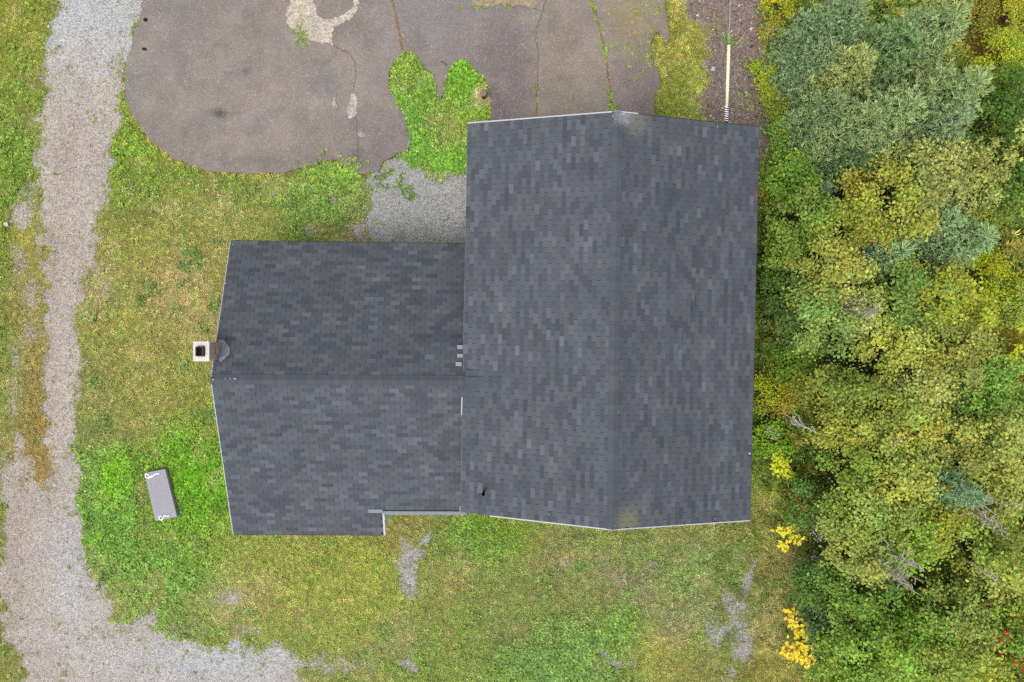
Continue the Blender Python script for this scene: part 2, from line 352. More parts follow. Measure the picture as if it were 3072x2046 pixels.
GREEN = (124, 134, 66)
BLOBS = [  # px, py, rx, ry, photo colour, weight
    (30, 60, 90, 220, (132, 134, 58), 1.5), (60, 330, 70, 120, (124, 140, 62), 1.2), (20, 520, 50, 200, (112, 132, 52), 1.2), (10, 850, 40, 200, (110, 128, 54), 1.3),
    (75, 740, 50, 90, (150, 140, 68), 1.6), (60, 900, 60, 110, (148, 134, 78), 1.5), (105, 1150, 45, 150, (148, 132, 78), 3.0), (100, 1330, 50, 110, (148, 124, 72), 3.2), (40, 1250, 40, 160, (138, 136, 80), 1.3),
    (130, 1420, 45, 40, (150, 126, 78), 3.2), (50, 1120, 40, 80, (142, 138, 84), 1.4), (15, 1620, 30, 200, (128, 134, 66), 1.0), (40, 1950, 60, 90, (134, 132, 78), 1.2),
    (370, 430, 70, 110, (118, 138, 52), 2.0), (420, 540, 140, 70, (124, 138, 60), 1.5), (600, 560, 160, 45, (126, 138, 62), 1.5), (720, 590, 120, 50, (118, 132, 58), 1.5),
    (340, 720, 120, 130, (134, 134, 70), 1.3), (480, 740, 150, 110, (142, 136, 72), 1.3), (620, 780, 110, 120, (144, 138, 80), 1.3), (520, 850, 70, 60, (172, 150, 108), 1.6),
    (640, 600, 60, 45, (164, 146, 100), 1.4), (300, 860, 60, 60, (172, 156, 118), 1.4), (560, 950, 80, 80, (162, 146, 98), 1.4), (400, 960, 150, 140, (148, 142, 78), 1.3),
    (430, 1100, 140, 110, (144, 140, 76), 1.3), (570, 1140, 90, 90, (138, 138, 70), 1.3), (300, 1180, 70, 130, (136, 134, 80), 1.2), (480, 1250, 120, 60, (150, 138, 82), 1.3), (340, 1300, 100, 80, (128, 136, 72), 1.2),
    (600, 1300, 80, 60, (122, 140, 56), 1.5), (570, 1400, 90, 110, (102, 146, 34), 3.0), (590, 1530, 70, 110, (104, 146, 38), 2.6), (345, 1440, 40, 60, (118, 162, 32), 3.0), (460, 1380, 80, 40, (112, 142, 50), 1.8),
    (290, 1480, 60, 140, (112, 140, 66), 1.6), (380, 1580, 110, 100, (110, 146, 58), 2.2), (480, 1600, 55, 40, (132, 128, 72), 2.4), (445, 1500, 22, 90, (130, 122, 62), 2.2), (520, 1720, 150, 130, (106, 144, 60), 2.2), (340, 1680, 80, 70, (120, 142, 68), 1.6), (420, 1780, 120, 70, (140, 142, 82), 1.3),
    (640, 1620, 100, 60, (132, 138, 64), 1.4), (800, 1680, 200, 90, (146, 146, 72), 2.0), (1000, 1680, 160, 110, (146, 148, 70), 2.0), (700, 1790, 80, 60, (168, 152, 108), 2.0), (660, 1770, 25, 60, (178, 160, 118), 1.6), (900, 1780, 150, 80, (152, 150, 80), 1.8), (1060, 1800, 110, 90, (144, 146, 70), 1.8),
    (850, 1880, 130, 60, (134, 142, 68), 1.3), (600, 1860, 110, 50, (134, 140, 76), 1.2), (1000, 1950, 140, 80, (136, 140, 76), 1.2), (940, 1960, 70, 50, (122, 136, 64), 1.0),
    (1180, 1590, 40, 60, (134, 134, 52), 1.6), (1250, 1580, 60, 50, (142, 134, 82), 1.8), (1340, 1700, 70, 120, (138, 138, 80), 1.2), (1345, 1760, 40, 60, (158, 142, 84), 1.4), (1430, 1620, 110, 60, (104, 134, 48), 2.6), (1500, 1570, 90, 40, (112, 134, 42), 2.2), (1600, 1620, 80, 60, (130, 132, 66), 1.4),
    (1500, 1780, 150, 110, (124, 132, 72), 1.6), (1700, 1650, 80, 80, (130, 126, 84), 1.6), (1780, 1600, 70, 50, (118, 132, 60), 1.2), (1900, 1650, 110, 70, (124, 132, 74), 1.3), (1860, 1740, 80, 60, (142, 130, 100), 1.5), (1760, 1800, 80, 70, (122, 130, 72), 1.2), (2050, 1700, 100, 100, (120, 132, 76), 1.4), (2080, 1590, 110, 40, (134, 128, 78), 1.3),
    (1400, 1880, 120, 70, (126, 132, 68), 1.2), (1520, 1900, 80, 40, (120, 112, 72), 1.3), (1650, 1960, 130, 80, (108, 136, 70), 1.8), (1860, 1890, 60, 40, (112, 138, 62), 1.5), (1300, 1950, 100, 80, (122, 134, 68), 1.1), (1200, 1930, 60, 50, (142, 136, 98), 1.0), (1980, 1960, 60, 60, (146, 142, 72), 1.2), (2090, 2000, 70, 60, (134, 130, 76), 1.2), (2100, 1830, 90, 70, (130, 130, 88), 1.2), (2030, 1860, 60, 40, (138, 130, 98), 1.2), (2060, 2000, 30, 40, (156, 126, 70), .4),
    (2180, 1560, 70, 60, (134, 136, 70), 1.4), (2300, 1560, 60, 100, (134, 134, 68), 1.6), (2310, 1700, 40, 80, (138, 134, 76), 1.4), (2340, 1800, 60, 90, (152, 142, 92), 1.6), (2310, 1930, 60, 80, (142, 140, 80), 1.4), (2300, 2020, 80, 50, (150, 138, 74), 1.4), (2120, 1900, 60, 60, (120, 132, 66), 1.2),
    (1210, 215, 60, 60, (122, 142, 58), 2.4), (1250, 300, 60, 70, (104, 138, 52), 2.6), (1390, 240, 60, 60, (106, 146, 42), 2.6), (1340, 350, 60, 70, (134, 138, 74), 1.6), (1270, 400, 50, 60, (104, 146, 54), 2.6), (1420, 360, 50, 60, (116, 140, 52), 2.0), (1340, 470, 80, 45, (110, 150, 54), 2.6), (1330, 420, 40, 40, (140, 132, 76), 1.6),
    (880, 560, 100, 60, (122, 142, 68), 1.8), (960, 640, 90, 70, (112, 134, 62), 1.8), (1000, 520, 70, 40, (122, 146, 58), 2.0), (1080, 660, 50, 80, (128, 132, 84), 1.4), (780, 650, 60, 50, (138, 140, 70), 1.3), (1060, 700, 30, 30, (136, 90, 66), 0.8),
    (1452, 291, 19, 19, (192, 172, 130), 40.0), (2050, 120, 60, 160, (150, 142, 70), 2.0), (2080, 280, 50, 90, (136, 142, 66), 2.0), (2010, 320, 40, 50, (134, 142, 62), 2.0), (2200, 60, 60, 60, (138, 124, 84), 1.6), (2180, 240, 30, 40, (112, 116, 44), 1.4), (2240, 190, 35, 30, (118, 114, 50), 1.4), (2235, 290, 30, 30, (112, 118, 36), 1.4), (2020, 40, 50, 60, (142, 136, 62), 1.6),
    (2960, 110, 120, 120, (150, 128, 62), 3.0), (2900, 160, 60, 60, (142, 116, 50), 2.0), (3030, 1080, 60, 90, (152, 136, 50), 2.4), (3060, 1000, 40, 90, (160, 150, 60), 2.0), (3000, 850, 110, 110, (142, 144, 44), 2.0), (3050, 780, 60, 80, (132, 116, 52), 1.8)]
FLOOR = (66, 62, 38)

def ground_color(U, V):
    w1 = (fbm(U, V, 0.012, 1) - 0.5) * 90; w2 = (fbm(U, V, 0.012, 5) - 0.5) * 90
    u, v = U + w1, V + w2
    acc = np.zeros(U.shape + (3,)); W = np.full(U.shape, 0.22)
    acc += lin(GREEN) * 0.22
    for (x, y, rx, ry, c, s) in BLOBS:
        w = s * np.exp(-(((u - x) / rx) ** 2 + ((v - y) / ry) ** 2))
        acc += w[..., None] * lin(c); W += w
    col = acc / W[..., None]
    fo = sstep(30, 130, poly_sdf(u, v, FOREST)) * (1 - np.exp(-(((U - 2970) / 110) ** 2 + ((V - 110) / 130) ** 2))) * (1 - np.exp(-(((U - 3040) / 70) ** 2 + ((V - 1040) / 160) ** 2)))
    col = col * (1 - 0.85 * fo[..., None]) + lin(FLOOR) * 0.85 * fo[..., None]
    # mottling: greener weeds, straw, thin brown patches
    n = fbm(U, V, 0.022, 11, 5)
    lawn = (1 - fo)[..., None]
    tan = sstep(0.56, 0.72, fbm(U, V, 0.016, 21, 5))[..., None] * lawn * 0.34
    col = col * (1 - tan) + lin((172, 152, 106)) * tan
    grn = sstep(0.58, 0.70, fbm(U, V, 0.035, 31, 4))[..., None] * lawn * 0.34
    col = col * (1 - grn) + lin((100, 132, 52)) * grn
    brn = sstep(0.62, 0.74, fbm(U, V, 0.045, 41, 4))[..., None] * lawn * 0.26
    col = col * (1 - brn) + lin((110, 98, 60)) * brn
    return col * (0.80 + 0.42 * n)[..., None]
def gravel_field(U, V):
    """0..1 how stony, and the stones' colour"""
    amp = (fbm(U, V, 0.03, 51, 5) - 0.5) * 110
    g = np.zeros(U.shape)
    for poly, off, wid, top in ((DRIVE, 8, 62, 1.0), (YARD_GRAVEL, -4, 44, 0.80), (STONES_NE, 2, 26, 0.80), (SOUTH_A, 4, 16, 0.60), (SOUTH_B, 16, 36, 0.57), (SOUTH_C, 2, 14, 0.56), (SOUTH_D, 0, 12, 0.58)):
        g = np.maximum(g, top * sstep(-wid, wid, poly_sdf(U, V, poly) + amp * 0.8 + off))
    # thin places in the turf
    for (x, y, rx, ry, s) in ((100, 560, 60, 60, .62), (70, 640, 60, 90, .66), (115, 720, 25, 90, .62), (95, 880, 50, 120, .62), (90, 1000, 50, 70, .6), (45, 1080, 30, 110, .56), (60, 1330, 30, 60, .75), (520, 1900, 200, 50, .5), (760, 1960, 200, 60, .55), (1010, 2010, 120, 40, .5), (690, 1790, 80, 55, .60), (1000, 1995, 230, 60, .56), (760, 1895, 150, 40, .5), (80, 600, 55, 110, .60), (90, 1400, 40, 60, .6), (310, 870, 40, 40, .5), (820, 580, 25, 60, .55), (1080, 690, 70, 60, .6), (930, 690, 60, 40, .5), (1000, 600, 60, 50, .5), (2150, 1900, 90, 110, .56), (2230, 1960, 60, 90, .6), (2080, 1640, 90, 30, .45), (60, 780, 50, 130, .58), (40, 1200, 40, 120, .55), (1950, 1700, 90, 60, .42), (640, 1800, 60, 70, .5), (1690, 1690, 50, 60, .45), (1860, 1740, 70, 40, .42), (1760, 1650, 30, 30, .5), (2060, 1690, 60, 30, .4), (2200, 1840, 60, 90, .5), (2140, 1840, 60, 60, .45), (1270, 1560, 50, 25, .4), (2340, 1790, 30, 60, .35), (1740, 1590, 60, 20, .35)):
        g = np.maximum(g, s * np.exp(-(((U - x) / rx) ** 2 + ((V - y) / ry) ** 2)) + (amp / 110) * 0.28 * (np.exp(-(((U - x) / rx / 1.2) ** 2 + ((V - y) / ry / 1.2) ** 2))))
    blue = np.clip(sstep(330, 60, V + (fbm(U, V, .02, 61) - .5) * 160) + np.exp(-(((U - 650) / 330) ** 2 + ((V - 1980) / 120) ** 2)) + .8 * np.exp(-(((U - 215) / 60) ** 2 + ((V - 1720) / 190) ** 2)), 0, 1)[..., None]
    c = lin((186, 176, 166)) * (1 - blue) + lin((188, 188, 188)) * blue
    yard = sstep(-20, 20, poly_sdf(U, V, YARD_GRAVEL))[..., None]; c = c * (1 - yard) + lin((174, 174, 172)) * yard
    ne = sstep(-20, 20, poly_sdf(U, V, STONES_NE))[..., None]; c = c * (1 - ne) + lin((146, 130, 122)) * ne
    so = sstep(1480, 1560, V)[..., None] * sstep(1100, 1180, U)[..., None]; c = c * (1 - so) + lin((180, 176, 178)) * so
    # packed wheel tracks are browner and smoother
    tr = np.exp(-((U - (235 - (V - 300) * 0.14)) / 40) ** 2)[..., None] * sstep(200, 420, V)[..., None] * 0.35
    c = c * (1 - tr) + lin((168, 154, 142)) * tr
    return np.clip(g, 0, 1), c * (0.86 + 0.28 * fbm(U, V, 0.02, 71, 5))[..., None]

# ---- ground sheet: fine where it is seen, coarse out to the horizon
def axis(a, b, step, far):
    return np.concatenate([[-far, -far * .4, -far * .15, a - 6], np.arange(a, b + 1e-6, step), [b + 6, far * .15, far * .4, far]])
gx = axis(-18.2, 18.2, 0.075, 900); gy = axis(-12.4, 12.4, 0.075, 900)
GX, GY = np.meshgrid(gx, gy); GU, GV = toUV(GX, GY)
inside = (np.abs(GX) < 19) & (np.abs(GY) < 13)
gz = np.where(inside, (fbm(GX, GY, 0.9, 81, 4) - 0.5) * 0.05, 0.0)
nx, ny = len(gx), len(gy); idx = np.arange(nx * ny).reshape(ny, nx)
quads = np.stack([idx[:-1, :-1], idx[:-1, 1:], idx[1:, 1:], idx[1:, :-1]], -1).reshape(-1, 4)
asd_g = poly_sdf(GU, GV, ASPHALT); drv_g = poly_sdf(GU, GV, DRIVE)
gz = np.where(asd_g > -12, -0.03 + gz * 0.3, gz)          # the bed under the paving
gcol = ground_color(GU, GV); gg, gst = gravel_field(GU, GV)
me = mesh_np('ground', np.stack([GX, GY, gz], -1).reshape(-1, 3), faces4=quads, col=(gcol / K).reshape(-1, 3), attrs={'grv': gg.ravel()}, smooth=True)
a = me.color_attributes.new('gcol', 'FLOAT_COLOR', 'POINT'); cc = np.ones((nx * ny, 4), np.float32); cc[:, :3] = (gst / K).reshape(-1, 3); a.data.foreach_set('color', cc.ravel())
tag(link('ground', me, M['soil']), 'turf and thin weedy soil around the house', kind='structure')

def sheet(name, sdf, box, step, zfun, colfun, mat, thick=0.06, parent=None):
    """a sheet that fills sdf > 0, edge snapped to the contour, with a skirt down its edge"""
    x0, x1, y0, y1 = box
    xs = np.arange(x0, x1 + step, step); ys = np.arange(y0, y1 + step, step)
    X, Y = np.meshgrid(xs, ys); U, V = toUV(X, Y); s = sdf(U, V)
    e = 0.5; gu = (sdf(U + e, V) - sdf(U - e, V)) / (2 * e); gv = (sdf(U, V + e) - sdf(U, V - e)) / (2 * e)
    gl = np.sqrt(gu * gu + gv * gv) + 1e-6
    ins = s > 0
    cell = ins[:-1, :-1] | ins[:-1, 1:] | ins[1:, 1:] | ins[1:, :-1]
    mv = np.clip(np.where(s < 0, -s, 0) / gl, 0, step * F / H * 1.3)
    U2 = U + gu / gl * mv; V2 = V + gv / gl * mv
    X2 = (U2 - 1536) * H / F; Y2 = -(V2 - 1023) * H / F
    id_ = np.arange(X.size).reshape(X.shape)
    q = np.stack([id_[:-1, :-1], id_[:-1, 1:], id_[1:, 1:], id_[1:, :-1]], -1)[cell]
    used = np.unique(q); re = np.full(X.size, -1); re[used] = np.arange(len(used))
    q = re[q]; Vt = np.stack([X2.ravel()[used], Y2.ravel()[used]], -1); u2, v2 = toUV(Vt[:, 0], Vt[:, 1])
    z = zfun(Vt[:, 0], Vt[:, 1]); col = colfun(u2, v2) / K
    # skirt
    ed = {}
    for f in q:
        for k in range(4):
            a_, b_ = int(f[k]), int(f[(k + 1) % 4]); key = (min(a_, b_), max(a_, b_))
            ed[key] = None if key in ed else (a_, b_)
    bd = [v for v in ed.values() if v is not None]
    Vf = np.column_stack([Vt, z]); low = Vf.copy(); low[:, 2] -= thick
    n = len(Vf); bi = {i: n + j for j, i in enumerate(sorted({i for e_ in bd for i in e_}))}
    Vf = np.vstack([Vf, low[sorted(bi)]]); col = np.vstack([col, col[sorted(bi)]])
    sk = [(b_, a_, bi[a_], bi[b_]) for a_, b_ in bd]
    return link(name, mesh_np(name, Vf, faces4=np.vstack([q, np.array(sk, int)]) if sk else q, col=col), mat, parent)

def gheight(X, Y): return (fbm(X, Y, .9, 81, 4) - .5) * .05
def asp_sdf(U, V):
    return poly_sdf(U, V, ASPHALT) + (fbm(U, V, 0.05, 91, 4) - 0.5) * 14
ABL = [(650, 200, 380, 260, (152, 141, 133), 2.0), (500, 120, 130, 200, (146, 139, 136), 1.5), (780, 330, 200, 150, (158, 147, 136), 2.0), (930, 120, 120, 90, (148, 138, 132), 1.2),
       (1010, 60, 120, 60, (152, 140, 126), 1.0), (985, 245, 35, 35, (128, 124, 124), 1.4), (740, 215, 22, 12, (112, 112, 116), 2.0), (662, 342, 26, 14, (96, 94, 96), 3.0), (745, 262, 14, 10, (128, 126, 128), 1.5), (890, 320, 40, 30, (136, 130, 130), 1.0),
       (800, 480, 200, 30, (134, 125, 122), 1.6), (1160, 420, 70, 60, (140, 132, 132), 1.6), (1090, 470, 50, 40, (128, 120, 116), 1.4), (1050, 440, 25, 60, (132, 122, 116), 1.2), (1300, 60, 140, 80, (146, 140, 140), 1.6), (1230, 20, 50, 30, (138, 138, 140), 1.4),
       (1520, 230, 75, 140, (128, 116, 116), 2.6), (1490, 330, 40, 60, (116, 104, 104), 2.4), (1440, 120, 70, 70, (146, 134, 130), 1.4), (1720, 240, 95, 200, (158, 146, 133), 2.8), (1700, 60, 80, 60, (154, 143, 133), 1.8), (1910, 260, 60, 110, (142, 130, 124), 2.0), (1950, 290, 30, 60, (124, 114, 112), 1.6),
       (1900, 90, 60, 90, (158, 146, 116), 2.0), (1910, 30, 50, 30, (158, 144, 108), 1.4), (540, 30, 60, 30, (128, 124, 120), 1.2)]
def asp_col(U, V):
    u = U + (fbm(U, V, .02, 95) - .5) * 60; v = V + (fbm(U, V, .02, 97) - .5) * 60
    acc = np.zeros(np.shape(U) + (3,)) + lin((150, 140, 133)) * .4; W = np.full(np.shape(U), .4)
    for (x, y, rx, ry, c, s) in ABL:
        w = s * np.exp(-(((u - x) / rx) ** 2 + ((v - y) / ry) ** 2)); acc += w[..., None] * lin(c); W += w
    c = acc / W[..., None]
    n = fbm(U, V, .012, 99, 6); st_ = sstep(.55, .72, fbm(U, V, .02, 151, 5))[..., None] * .30; c = c * (1 - st_) + lin((122, 112, 112)) * st_
    st_ = sstep(.60, .75, fbm(U, V, .016, 161, 5))[..., None] * .35; c = c * (1 - st_) + lin((166, 156, 142)) * st_
    for (x, y, rx, ry, cc_s, s_) in ((662, 342, 20, 13, (84, 82, 84), .85), (740, 215, 15, 10, (104, 106, 110), .7), (690, 222, 12, 5, (110, 104, 100), .6), (985, 252, 26, 42, (126, 124, 126), .6), (745, 262, 12, 9, (126, 126, 128), .6), (848, 325, 9, 9, (116, 110, 112), .6), (800, 345, 40, 16, (138, 136, 138), .5), (958, 345, 7, 6, (112, 106, 106), .6), (780, 275, 6, 6, (116, 108, 102), .6), (745, 400, 5, 4, (110, 102, 98), .6), (520, 20, 50, 18, (122, 120, 118), .5), (1060, 75, 50, 22, (124, 118, 118), .5), (1070, 470, 14, 40, (112, 106, 100), .6), (700, 340, 30, 5, (118, 112, 108), .5)):
        w_s = (s_ * np.clip(np.exp(-(((U - x) / rx) ** 2 + ((V - y) / ry) ** 2)) * (.45 + 1.1 * fbm(U, V, .09, 171, 4)), 0, 1))[..., None]; c = c * (1 - w_s) + lin(cc_s) * w_s
    edge = np.exp(-(np.maximum(poly_sdf(U, V, ASPHALT), 0) / 14))[..., None] * .25
    c = c * (1 - edge) + lin((132, 118, 100)) * edge
    return c * (.80 + .30 * n)[..., None]
asphalt = sheet('asphalt_pavement', asp_sdf, (-14.4, 5.6, 5.2, 12.2), 0.09, lambda X, Y: 0.035 + (fbm(X, Y, .5, 101, 3) - .5) * .03, asp_col, M['asphalt'])
tag(asphalt, 'weathered brown-grey asphalt parking pad with cracks', kind='structure')

def drv_sdf(U, V): return poly_sdf(U, V, DRIVE) + (fbm(U, V, .03, 51, 5) - .5) * 40 + 26
def drv_col(U, V): return gravel_field(U, V)[1]
drive = sheet('gravel_driveway', drv_sdf, (-17.9, -6.4, -12.2, 12.2), 0.09, lambda X, Y: 0.010 + gheight(X, Y), ground_color, M['soil'], 0.012)
_co = np.empty(len(drive.data.vertices) * 3); drive.data.vertices.foreach_get('co', _co); _co = _co.reshape(-1, 3); _u, _v = toUV(_co[:, 0], _co[:, 1]); _g, _gc = gravel_field(_u, _v)
_a = drive.data.attributes.new('grv', 'FLOAT', 'POINT'); _a.data.foreach_set('value', _g.astype(np.float32))
_a = drive.data.color_attributes.new('gcol', 'FLOAT_COLOR', 'POINT'); _c4 = np.ones((len(_g), 4), np.float32); _c4[:, :3] = _gc / K; _a.data.foreach_set('color', _c4.ravel())
tag(drive, 'pale gravel driveway curving past the lawn', kind='structure')

# worn places in the asphalt: pale gravel showing through
M['pale_gravel'] = mat_gravel('pale_gravel', 26.0)
WORN = [([(872, -30), (868, 20), (856, 50), (870, 80), (905, 105), (935, 122), (970, 128), (1000, 136), (996, 105), (1002, 82), (1030, 65), (1050, 62), (1072, 30), (1082, -30), (1064, -20), (1058, 25), (1030, 48), (985, 60), (960, 58), (950, 40), (944, 10), (932, -30)], (206, 196, 180)),
        ([(1056, 282), (1066, 278), (1072, 300), (1072, 325), (1068, 345), (1056, 350), (1048, 352), (1044, 335), (1050, 310)], (196, 192, 186)),
        ([(1074, 398), (1088, 394), (1092, 410), (1080, 416), (1072, 412)], (178, 168, 156)),
        ([(998, 300), (1008, 294), (1014, 312), (1008, 326), (1000, 322)], (172, 168, 164)),
        ([(1395, -20), (1420, 14), (1450, 20), (1480, 22), (1500, 12), (1530, 14), (1560, 18), (1600, 26), (1612, 8), (1600, -20)], (176, 158, 132))]
for pts, c in WORN:
    us = [p[0] for p in pts]; vs = [p[1] for p in pts]
    x0, y1 = XY(min(us) - 15, min(vs) - 15); x1, y0 = XY(max(us) + 15, max(vs) + 15)
    o = sheet('worn_patch', lambda U, V, pts=pts: poly_sdf(U, V, pts) + (fbm(U, V, .08, 111, 4) - .5) * 14, (x0, x1, y0, y1), 0.05,
              lambda X, Y: 0.042 + (fbm(X, Y, .5, 101, 3) - .5) * .03, lambda U, V, c=c: np.ones(np.shape(U) + (3,)) * lin(c) * (.85 + .3 * fbm(U, V, .03, 113, 4))[..., None], M['pale_gravel'], 0.02, asphalt)
M['crack'] = plain('crack_dirt', alb(122, 111, 100), 0.95, 0.3, 20)
M['crack_faint'] = plain('sealed_joint', alb(128, 118, 108), 0.95, 0.2, 20)
def crack(pts, w, mat):
    pts2 = []
    for i in range(len(pts) - 1):
        L = math.hypot(pts[i + 1][0] - pts[i][0], pts[i + 1][1] - pts[i][1]); n = max(2, int(L / 6))
        for k in range(n):
            t = k / n; pts2.append((pts[i][0] * (1 - t) + pts[i + 1][0] * t + random.uniform(-2, 2), pts[i][1] * (1 - t) + pts[i + 1][1] * t + random.uniform(-2, 2)))
    pts2.append(pts[-1]); V = []; Q = []
    for i, p in enumerate(pts2):
        a_ = Vector(pts2[max(i - 1, 0)]); b_ = Vector(pts2[min(i + 1, len(pts2) - 1)]); d = (b_ - a_).normalized(); s = Vector((-d.y, d.x)) * w * random.uniform(.5, 1.3) / 2
        for sg in (-1, 1):
            x, y = XY(p[0] + s.x * sg, p[1] + s.y * sg); V.append((x, y, 0.0405 + float(fbm(np.array(x), np.array(y), .5, 101, 3) - .5) * .03))
        if i: Q.append((2 * i - 2, 2 * i - 1, 2 * i + 1, 2 * i))
    link('crack', mesh_np('crack', V, faces4=Q), mat, asphalt)
for c_, w_k in zip(CRACKS, (6, 3, 5, 9)): crack(c_, w_k, M['crack'])
for c_ in ([(1613, 148), (1614, 200), (1609, 270)], [(1024, 148), (1048, 160), (1066, 190), (1068, 230), (1060, 275)], [(1066, 350), (1072, 395), (1076, 440), (1072, 490)], [(1000, 136), (1040, 160)], [(1600, 26), (1632, 36)], [(1500, 14), (1540, 24), (1580, 20), (1612, 30)]):
    crack(c_, 2.2, M['crack'])

# ------------------------------------------------------------------ the house
house = tag(empty('house', P(1600, 960, 0)), 'single-storey house with dark grey shingled gable roofs in an L plan', 'house')
HI = Matrix.Translation(-house.location)
def hpart(o):
    o.matrix_parent_inverse = Matrix.Identity(4)
    return o
def shift_to(o, parent_loc):        # geometry was made in world space; keep it there under the parent
    o.location = -Vector(parent_loc); return o

ZE, ZR, WZR, WZE, WZB = 3.65, 4.67, 3.76, 2.36, 2.15
MA, MR, MB_ = P(1403, 371, ZE), P(1852, 336, ZR), P(2278, 381, ZE)
MC, MS, MD = P(1382, 1536, ZE), P(1837, 1588, ZR), P(2250, 1560, ZE)
WA, WRL = P(692, 722, WZE), P(633, 1138, WZR); WB = P(1394, 731, WZE); WRR = P(1402, 1142, WZR)
WB = WA + (WB - WA) * ((-1.05 - WA.x) / (WB.x - WA.x)); 
WRR = WRL + (WRR - WRL) * ((-1.0 - WRL.x) / (WRR.x - WRL.x))
WC = P(700, 1603, WZB); WD = P(1150, 1605, WZB); WD = WC + (WD - WC) * ((-1.05 - WC.x) / (WD.x - WC.x))

PALETTE = [lin(c) / K * np.array([.87, .865, .85]) for c in ((96, 101, 111), (101, 104, 113), (93, 99, 108), (106, 108, 117), (90, 94, 104), (98, 105, 113), (103, 105, 112), (95, 98, 109), (110, 112, 121), (88, 93, 102))]
def tab_color(ci, ti, u, v, seed, dim=1.0):
    """each tab: a dark blend granule mix, runs of lighter and darker tabs"""
    n = vnoise(np.array(ci * 0.5), np.array(ti * 0.45), 1.0, seed)
    r = random.random()
    c = PALETTE[int((n * 0.55 + r * 0.45) * 9.99)]
    hue = vnoise(np.array(u * 3.0), np.array(v * 3.0), 1.0, seed + 7)
    c = c * np.array([1.035 - .09 * hue, 1.0 + .03 * (hue - .5), 1.0])
    k_ = random.random(); k_ = 1.20 if k_ < .15 else (.90 if k_ < .28 else 1.0)
    return np.clip(c * k_ * (0.95 + 0.10 * random.random()) * dim, 0, 1)

def make_slope(name, A, B, D, Cc, parent, seed, tab=0.305, exp=0.127, skip=None, pick=None, dim=1.0, deck=None):
    """A-B eave (left to right facing upslope), D-Cc ridge above them. Returns the roof part."""
    A, B, D, Cc = map(Vector, (A, B, D, Cc))
    nrm = (B - A).cross(D - A).normalized()
    if nrm.z < 0: nrm = -nrm
    bm = bmesh.new()
    # deck under the shingles
    top = [p - nrm * 0.004 for p in (deck or (A, B, Cc, D))]; nd = len(top)
    vs = [bm.verts.new(p) for p in top]; lo_ = [bm.verts.new(p - Vector((0, 0, .035))) for p in top]
    bm.faces.new(vs); bm.faces.new(lo_[::-1])
    for q in range(nd): bm.faces.new((vs[q], lo_[q], lo_[(q + 1) % nd], vs[(q + 1) % nd]))
    Ls = ((D - A).length + (Cc - B).length) / 2; Le = ((B - A).length + (Cc - D).length) / 2
    nc = int(round(Ls / exp)); nt = Le / tab
    def pt(u, v, h):
        p = (A * (1 - u) + B * u) * (1 - v) + (D * (1 - u) + Cc * u) * v
        return p + nrm * h
    V = []; Q = []; COL = []; singles = []
    drift = random.uniform(-.05, .05)
    for i in range(nc):
        v0 = i / nc; v1 = min((i + 1) / nc + 0.18 / nc, 1.0)
        off = (0.5 if i % 2 else 0.0) + random.uniform(-.03, .03) + drift
        k = -1
        while True:
            a_ = (k + off) / nt; b_ = (k + 1 + off) / nt; k += 1
            if b_ <= 0.004: continue
            if a_ >= 0.996: break
            g = 0.0055 / Le
            a_ = max(a_ + g, 0); b_ = min(b_ - g, 1)
            if b_ - a_ < .004: continue
            if skip and skip((a_ + b_) / 2, (v0 + v1) / 2, a_, b_, v0): continue
            um, vm = (a_ + b_) / 2, (v0 + v1) / 2
            c = tab_color(i, k, um * nt * .1, vm * nc * .05, seed, dim)
            j = random.uniform(-.0035, .0035) / Ls; hh = 0.005 + random.uniform(0, .0015)
            if pick and pick(um, i, nc) and b_ - a_ > 0.9 * tab / Le:
                singles.append((pt(um, v0 + j, 0), um, v0, v1, hh, c, (b_ - a_) * Le)); continue
            o = len(V)
            V += [pt(a_, v0 + j, hh), pt(b_, v0 + j, hh), pt(b_, v1, .003), pt(a_, v1, .003), pt(a_, v0 + j, 0), pt(b_, v0 + j, 0), pt(b_, v1, -.002), pt(a_, v1, -.002)]
            Q += [(o, o + 1, o + 2, o + 3), (o + 4, o + 5, o + 1, o), (o + 5, o + 6, o + 2, o + 1), (o + 7, o + 4, o, o + 3)]
            COL += [c] * 8
    roof = bm_obj(name, bm, M['deck'], parent); shift_to(roof, parent.location)
    rest = link('shingles', mesh_np('shingles', [tuple(p) for p in V], faces4=Q, col=np.array(COL)), M['shingle'], roof); tag(rest, kind='stuff')
    # single tabs: shared meshes in six shades
    if singles:
        ex = ((B - A) / (B - A).length); up = (D - A).normalized(); up = (up - ex * up.dot(ex)).normalized()
        meshes = []
        w = tab - .011; ev = Ls / nc * 1.18
        for s in range(10):
            vv = [(-w / 2, 0, .0055), (w / 2, 0, .0055), (w / 2, ev, .003), (-w / 2, ev, .003), (-w / 2, 0, 0), (w / 2, 0, 0), (w / 2, ev, -.002), (-w / 2, ev, -.002)]
            hu = random.random()
            cl = PALETTE[s] * np.array([1.03 - .10 * hu, 1.0, 1.0]) * dim
            mm = mesh_np('shingle', vv, faces4=[(0, 1, 2, 3), (4, 5, 1, 0), (5, 6, 2, 1), (7, 4, 0, 3)], col=np.array([cl] * 8)); mm.materials.append(M['shingle']); meshes.append(mm)
        rot = Matrix((ex, up, nrm)).transposed().to_4x4()
        for (p, um, v0, v1, hh, c, wd) in singles:
            e = [abs(float(np.sum(pc)) - float(np.sum(c))) for pc in PALETTE]
            s = int(np.argsort(e)[random.randint(0, 2)])
            o = bpy.data.objects.new('shingle', meshes[s]); C.objects.link(o); o.parent = roof
            o.matrix_local = Matrix.Translation(p) @ rot
    return roof

